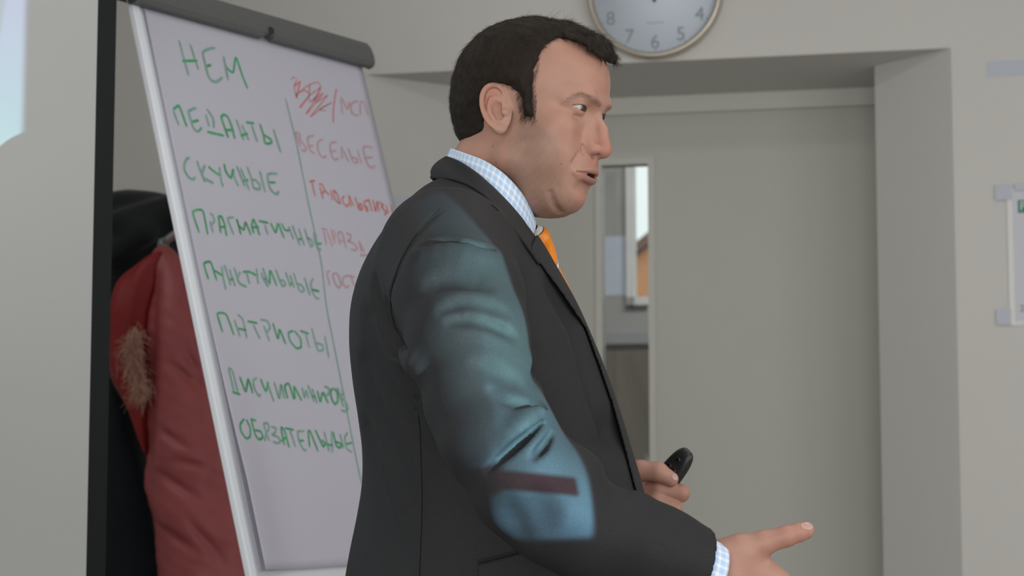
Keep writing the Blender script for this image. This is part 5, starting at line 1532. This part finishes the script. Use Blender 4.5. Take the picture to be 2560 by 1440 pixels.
# shirt cuff on the near wrist
def cuff_ring(t0, t1, r0, r1, nm, m, parent, n=56, k=8, thick=0.0015):
    ax = cuff_n; a1 = np.cross(ax, [0, 1.0, 0]); a1 /= np.linalg.norm(a1); a2 = np.cross(ax, a1)
    # centre of the sleeve where the end plane cuts it
    q0, q1 = slr_p[-3], slr_p[-1]
    s = ((cuff_o - q0) @ ax) / ((q1 - q0) @ ax); c0 = q0 + (q1 - q0) * s
    vs, uv, fs = [], [], []
    for i in range(n + 1):
        f = 2 * math.pi * i / n
        e = a1 * math.cos(f) + a2 * math.sin(f)
        for j in range(k + 1):
            t = j / k; r_ = r0 + (r1 - r0) * t
            vs.append(c0 + ax * (t0 + (t1 - t0) * t) + e * r_); uv.append((f * r_, t0 + (t1 - t0) * t))
    for i in range(n):
        for j in range(k):
            fs.append((i * (k + 1) + j, i * (k + 1) + j + 1, (i + 1) * (k + 1) + j + 1, (i + 1) * (k + 1) + j))
    o = mesh(nm, vs, fs, m, smooth=True)
    ul = o.data.uv_layers.new(name='UVMap')
    for lp in o.data.loops: ul.data[lp.index].uv = uv[lp.vertex_index]
    sm = o.modifiers.new('thickness', 'SOLIDIFY'); sm.thickness = thick; sm.offset = -1
    return keep(o, parent)
cuff_ring(-0.03, 0.0200, 0.0392, 0.0378, 'cuff', M_ging, shirt)

# ---------------------------------------------------------------- tie
M_tie = mat('orange_silk', (0.78, 0.25, 0.01), 0.38, attr='Col', spec=0.5)
TP = [(1328, 574, .0075, .009), (1336, 581, .0120, .012), (1347, 594, .0140, .014), (1356, 610, .0125, .013), (1364, 628, .0120, .017), (1371, 648, .0110, .021), (1384, 684, .0095, .025), (1413, 735, .008, .028), (1450, 815, .006, .032), (1492, 930, .005, .036), (1535, 1060, .005, .040), (1565, 1150, .004, .042), (1590, 1290, .004, .03)]
tc_ = np.array([P(x, y, YB) for x, y, _, _ in TP])
tp = np.concatenate([tc_, np.array(TP)[:, 2:]], 1)
tl = catmull(tp, 400)
vs, fs, cs = [], [], []
nseg = 72
s_ = np.concatenate([[0], np.cumsum(np.linalg.norm(np.diff(tl[:, :3], axis=0), axis=1))])
for i, row in enumerate(tl):
    c, th, wd = row[:3], row[3], row[4]
    tg = tl[min(i + 1, 399), :3] - tl[max(i - 1, 0), :3]; tg /= np.linalg.norm(tg)
    nx = np.cross(tg, (0, 1.0, 0)); nx /= np.linalg.norm(nx)
    if nx[0] < 0: nx = -nx
    for j in range(nseg):
        f = 2 * math.pi * j / nseg
        x = math.copysign(abs(math.cos(f)) ** 0.8, math.cos(f)); y = math.sin(f)
        q = c + nx * th * x + np.array([0, 1.0, 0]) * wd * y
        vs.append(q)
        # diagonal stripes, black-edged white, on orange
        ph = s_[i] + 0.55 * (q[1] - YB) - 0.006
        per = 0.045
        k = (ph + 0.0086) % per
        if k < 0.0011 or 0.0066 < k < 0.0077: cc_ = (0.012, 0.01, 0.01)
        elif k < 0.0066: cc_ = (0.70, 0.68, 0.66)
        else: cc_ = (0.80, 0.235, 0.008)
        cs.append(cc_)
for i in range(399):
    for j in range(nseg):
        fs.append((i * nseg + j, i * nseg + (j + 1) % nseg, (i + 1) * nseg + (j + 1) % nseg, (i + 1) * nseg + j))
tie = keep(mesh_np('tie', np.array(vs), np.array(fs), M_tie, np.array(cs)), man)

# ---------------------------------------------------------------- trousers and shoes (below the frame)
def trousers_sdf(p):
    d = sd_cap(p, (MX - .01, YB - .05, 0.95), (MX - .01, YB + .05, 0.95), 0.15)
    for sg in (-1, 1):
        a, b, c = leg_pts(sg)
        d = smin(d, sd_chain(p, [a, b, c], [.112, .085, .075], .02), .03)
    d = np.maximum(d, 0.075 - p[:, 2])
    return np.maximum(d, p[:, 2] - 1.02)
v, q = polygonise(trousers_sdf, (MX - .25, YB - .35, 0.06), (MX + .25, YB + .35, 1.05), 0.012)
keep(mesh_np('trousers', v, q, M_suit_dark), man)
M_shoe = mat('black_leather', (0.02, 0.019, 0.018), 0.3, spec=0.6)
for sg in (-1, 1):
    def shoe_sdf(p):
        f_ = foot_pts(sg)
        d = sd_chain(p, [f_[0], f_[1], f_[2]], [.045, .043, .036], .02)
        d = smin(d, sd_cap(p, f_[0], f_[0] + np.array([0.01, 0, .06]), .045), .02)
        return np.maximum(np.maximum(d, -p[:, 2]), p[:, 2] - 0.115)
    y = YB + sg * .125
    v, q = polygonise(shoe_sdf, (MX - .13, y - .08, -0.012), (MX + .24, y + .09, .13), 0.006)
    v[:, 2] = np.maximum(v[:, 2], 0)
    keep(mesh_np('shoe', v, q, M_shoe), man)

# ================================================================== THE CLICKER IN HIS FAR HAND
ca = P(1655, 1213, 2.437); cb = P(1715, 1137, 2.420)
cx_ = cb - ca; cx_ /= np.linalg.norm(cx_)
vw = (cb - CAM) / np.linalg.norm(cb - CAM)
cy_ = np.cross(cx_, vw); cy_ /= np.linalg.norm(cy_)
cz_ = np.cross(cx_, cy_)
if cz_[1] > 0: cz_ = -cz_
cy_ = np.cross(cz_, cx_)
tilt = R(-28); cy2 = cy_ * math.cos(tilt) + cz_ * math.sin(tilt); cz2 = -cy_ * math.sin(tilt) + cz_ * math.cos(tilt)
cc_mid = cb - cx_ * 0.046
def clicker_sdf(p):
    q = p - cc_mid
    x, y, z = q @ cx_, q @ cy2, q @ cz2
    w = 0.0168 - 0.0030 * np.clip((x + .0) / 0.05, -1, 1) ** 2
    k = ((np.abs(x) / 0.053) ** 5 + (np.abs(y) / w) ** 3.4 + (np.abs(z) / (0.0085)) ** 2.6) ** (1 / 3.0)
    return (k - 1) * 0.0075
v, q = polygonise(clicker_sdf, cc_mid - .07, cc_mid + .07, 0.0016)
clicker = empty('clicker', cc_mid)
tag(clicker, 'black rounded presentation clicker held upright in his far hand', 'remote')
M_click = mat('black_rubber', (0.010, 0.012, 0.012), 0.4, spec=0.5)
M_btn = mat('button_black', (0.004, 0.004, 0.004), 0.25, spec=0.6)
keep(mesh_np('case', v, q, M_click), clicker)
for (bx, by) in ((0.036, 0.0), (0.022, 0.0045), (0.022, -0.0045), (0.010, 0.0)):
    o_ = cc_mid + cx_ * bx + cy2 * by
    lathe('button', [(0.0010, 0.0), (0.0036, 0.0002), (0.0036, 0.0088), (0.003, 0.0094)], M_btn, o_, cx_, cy2, cz2, clicker, 16)
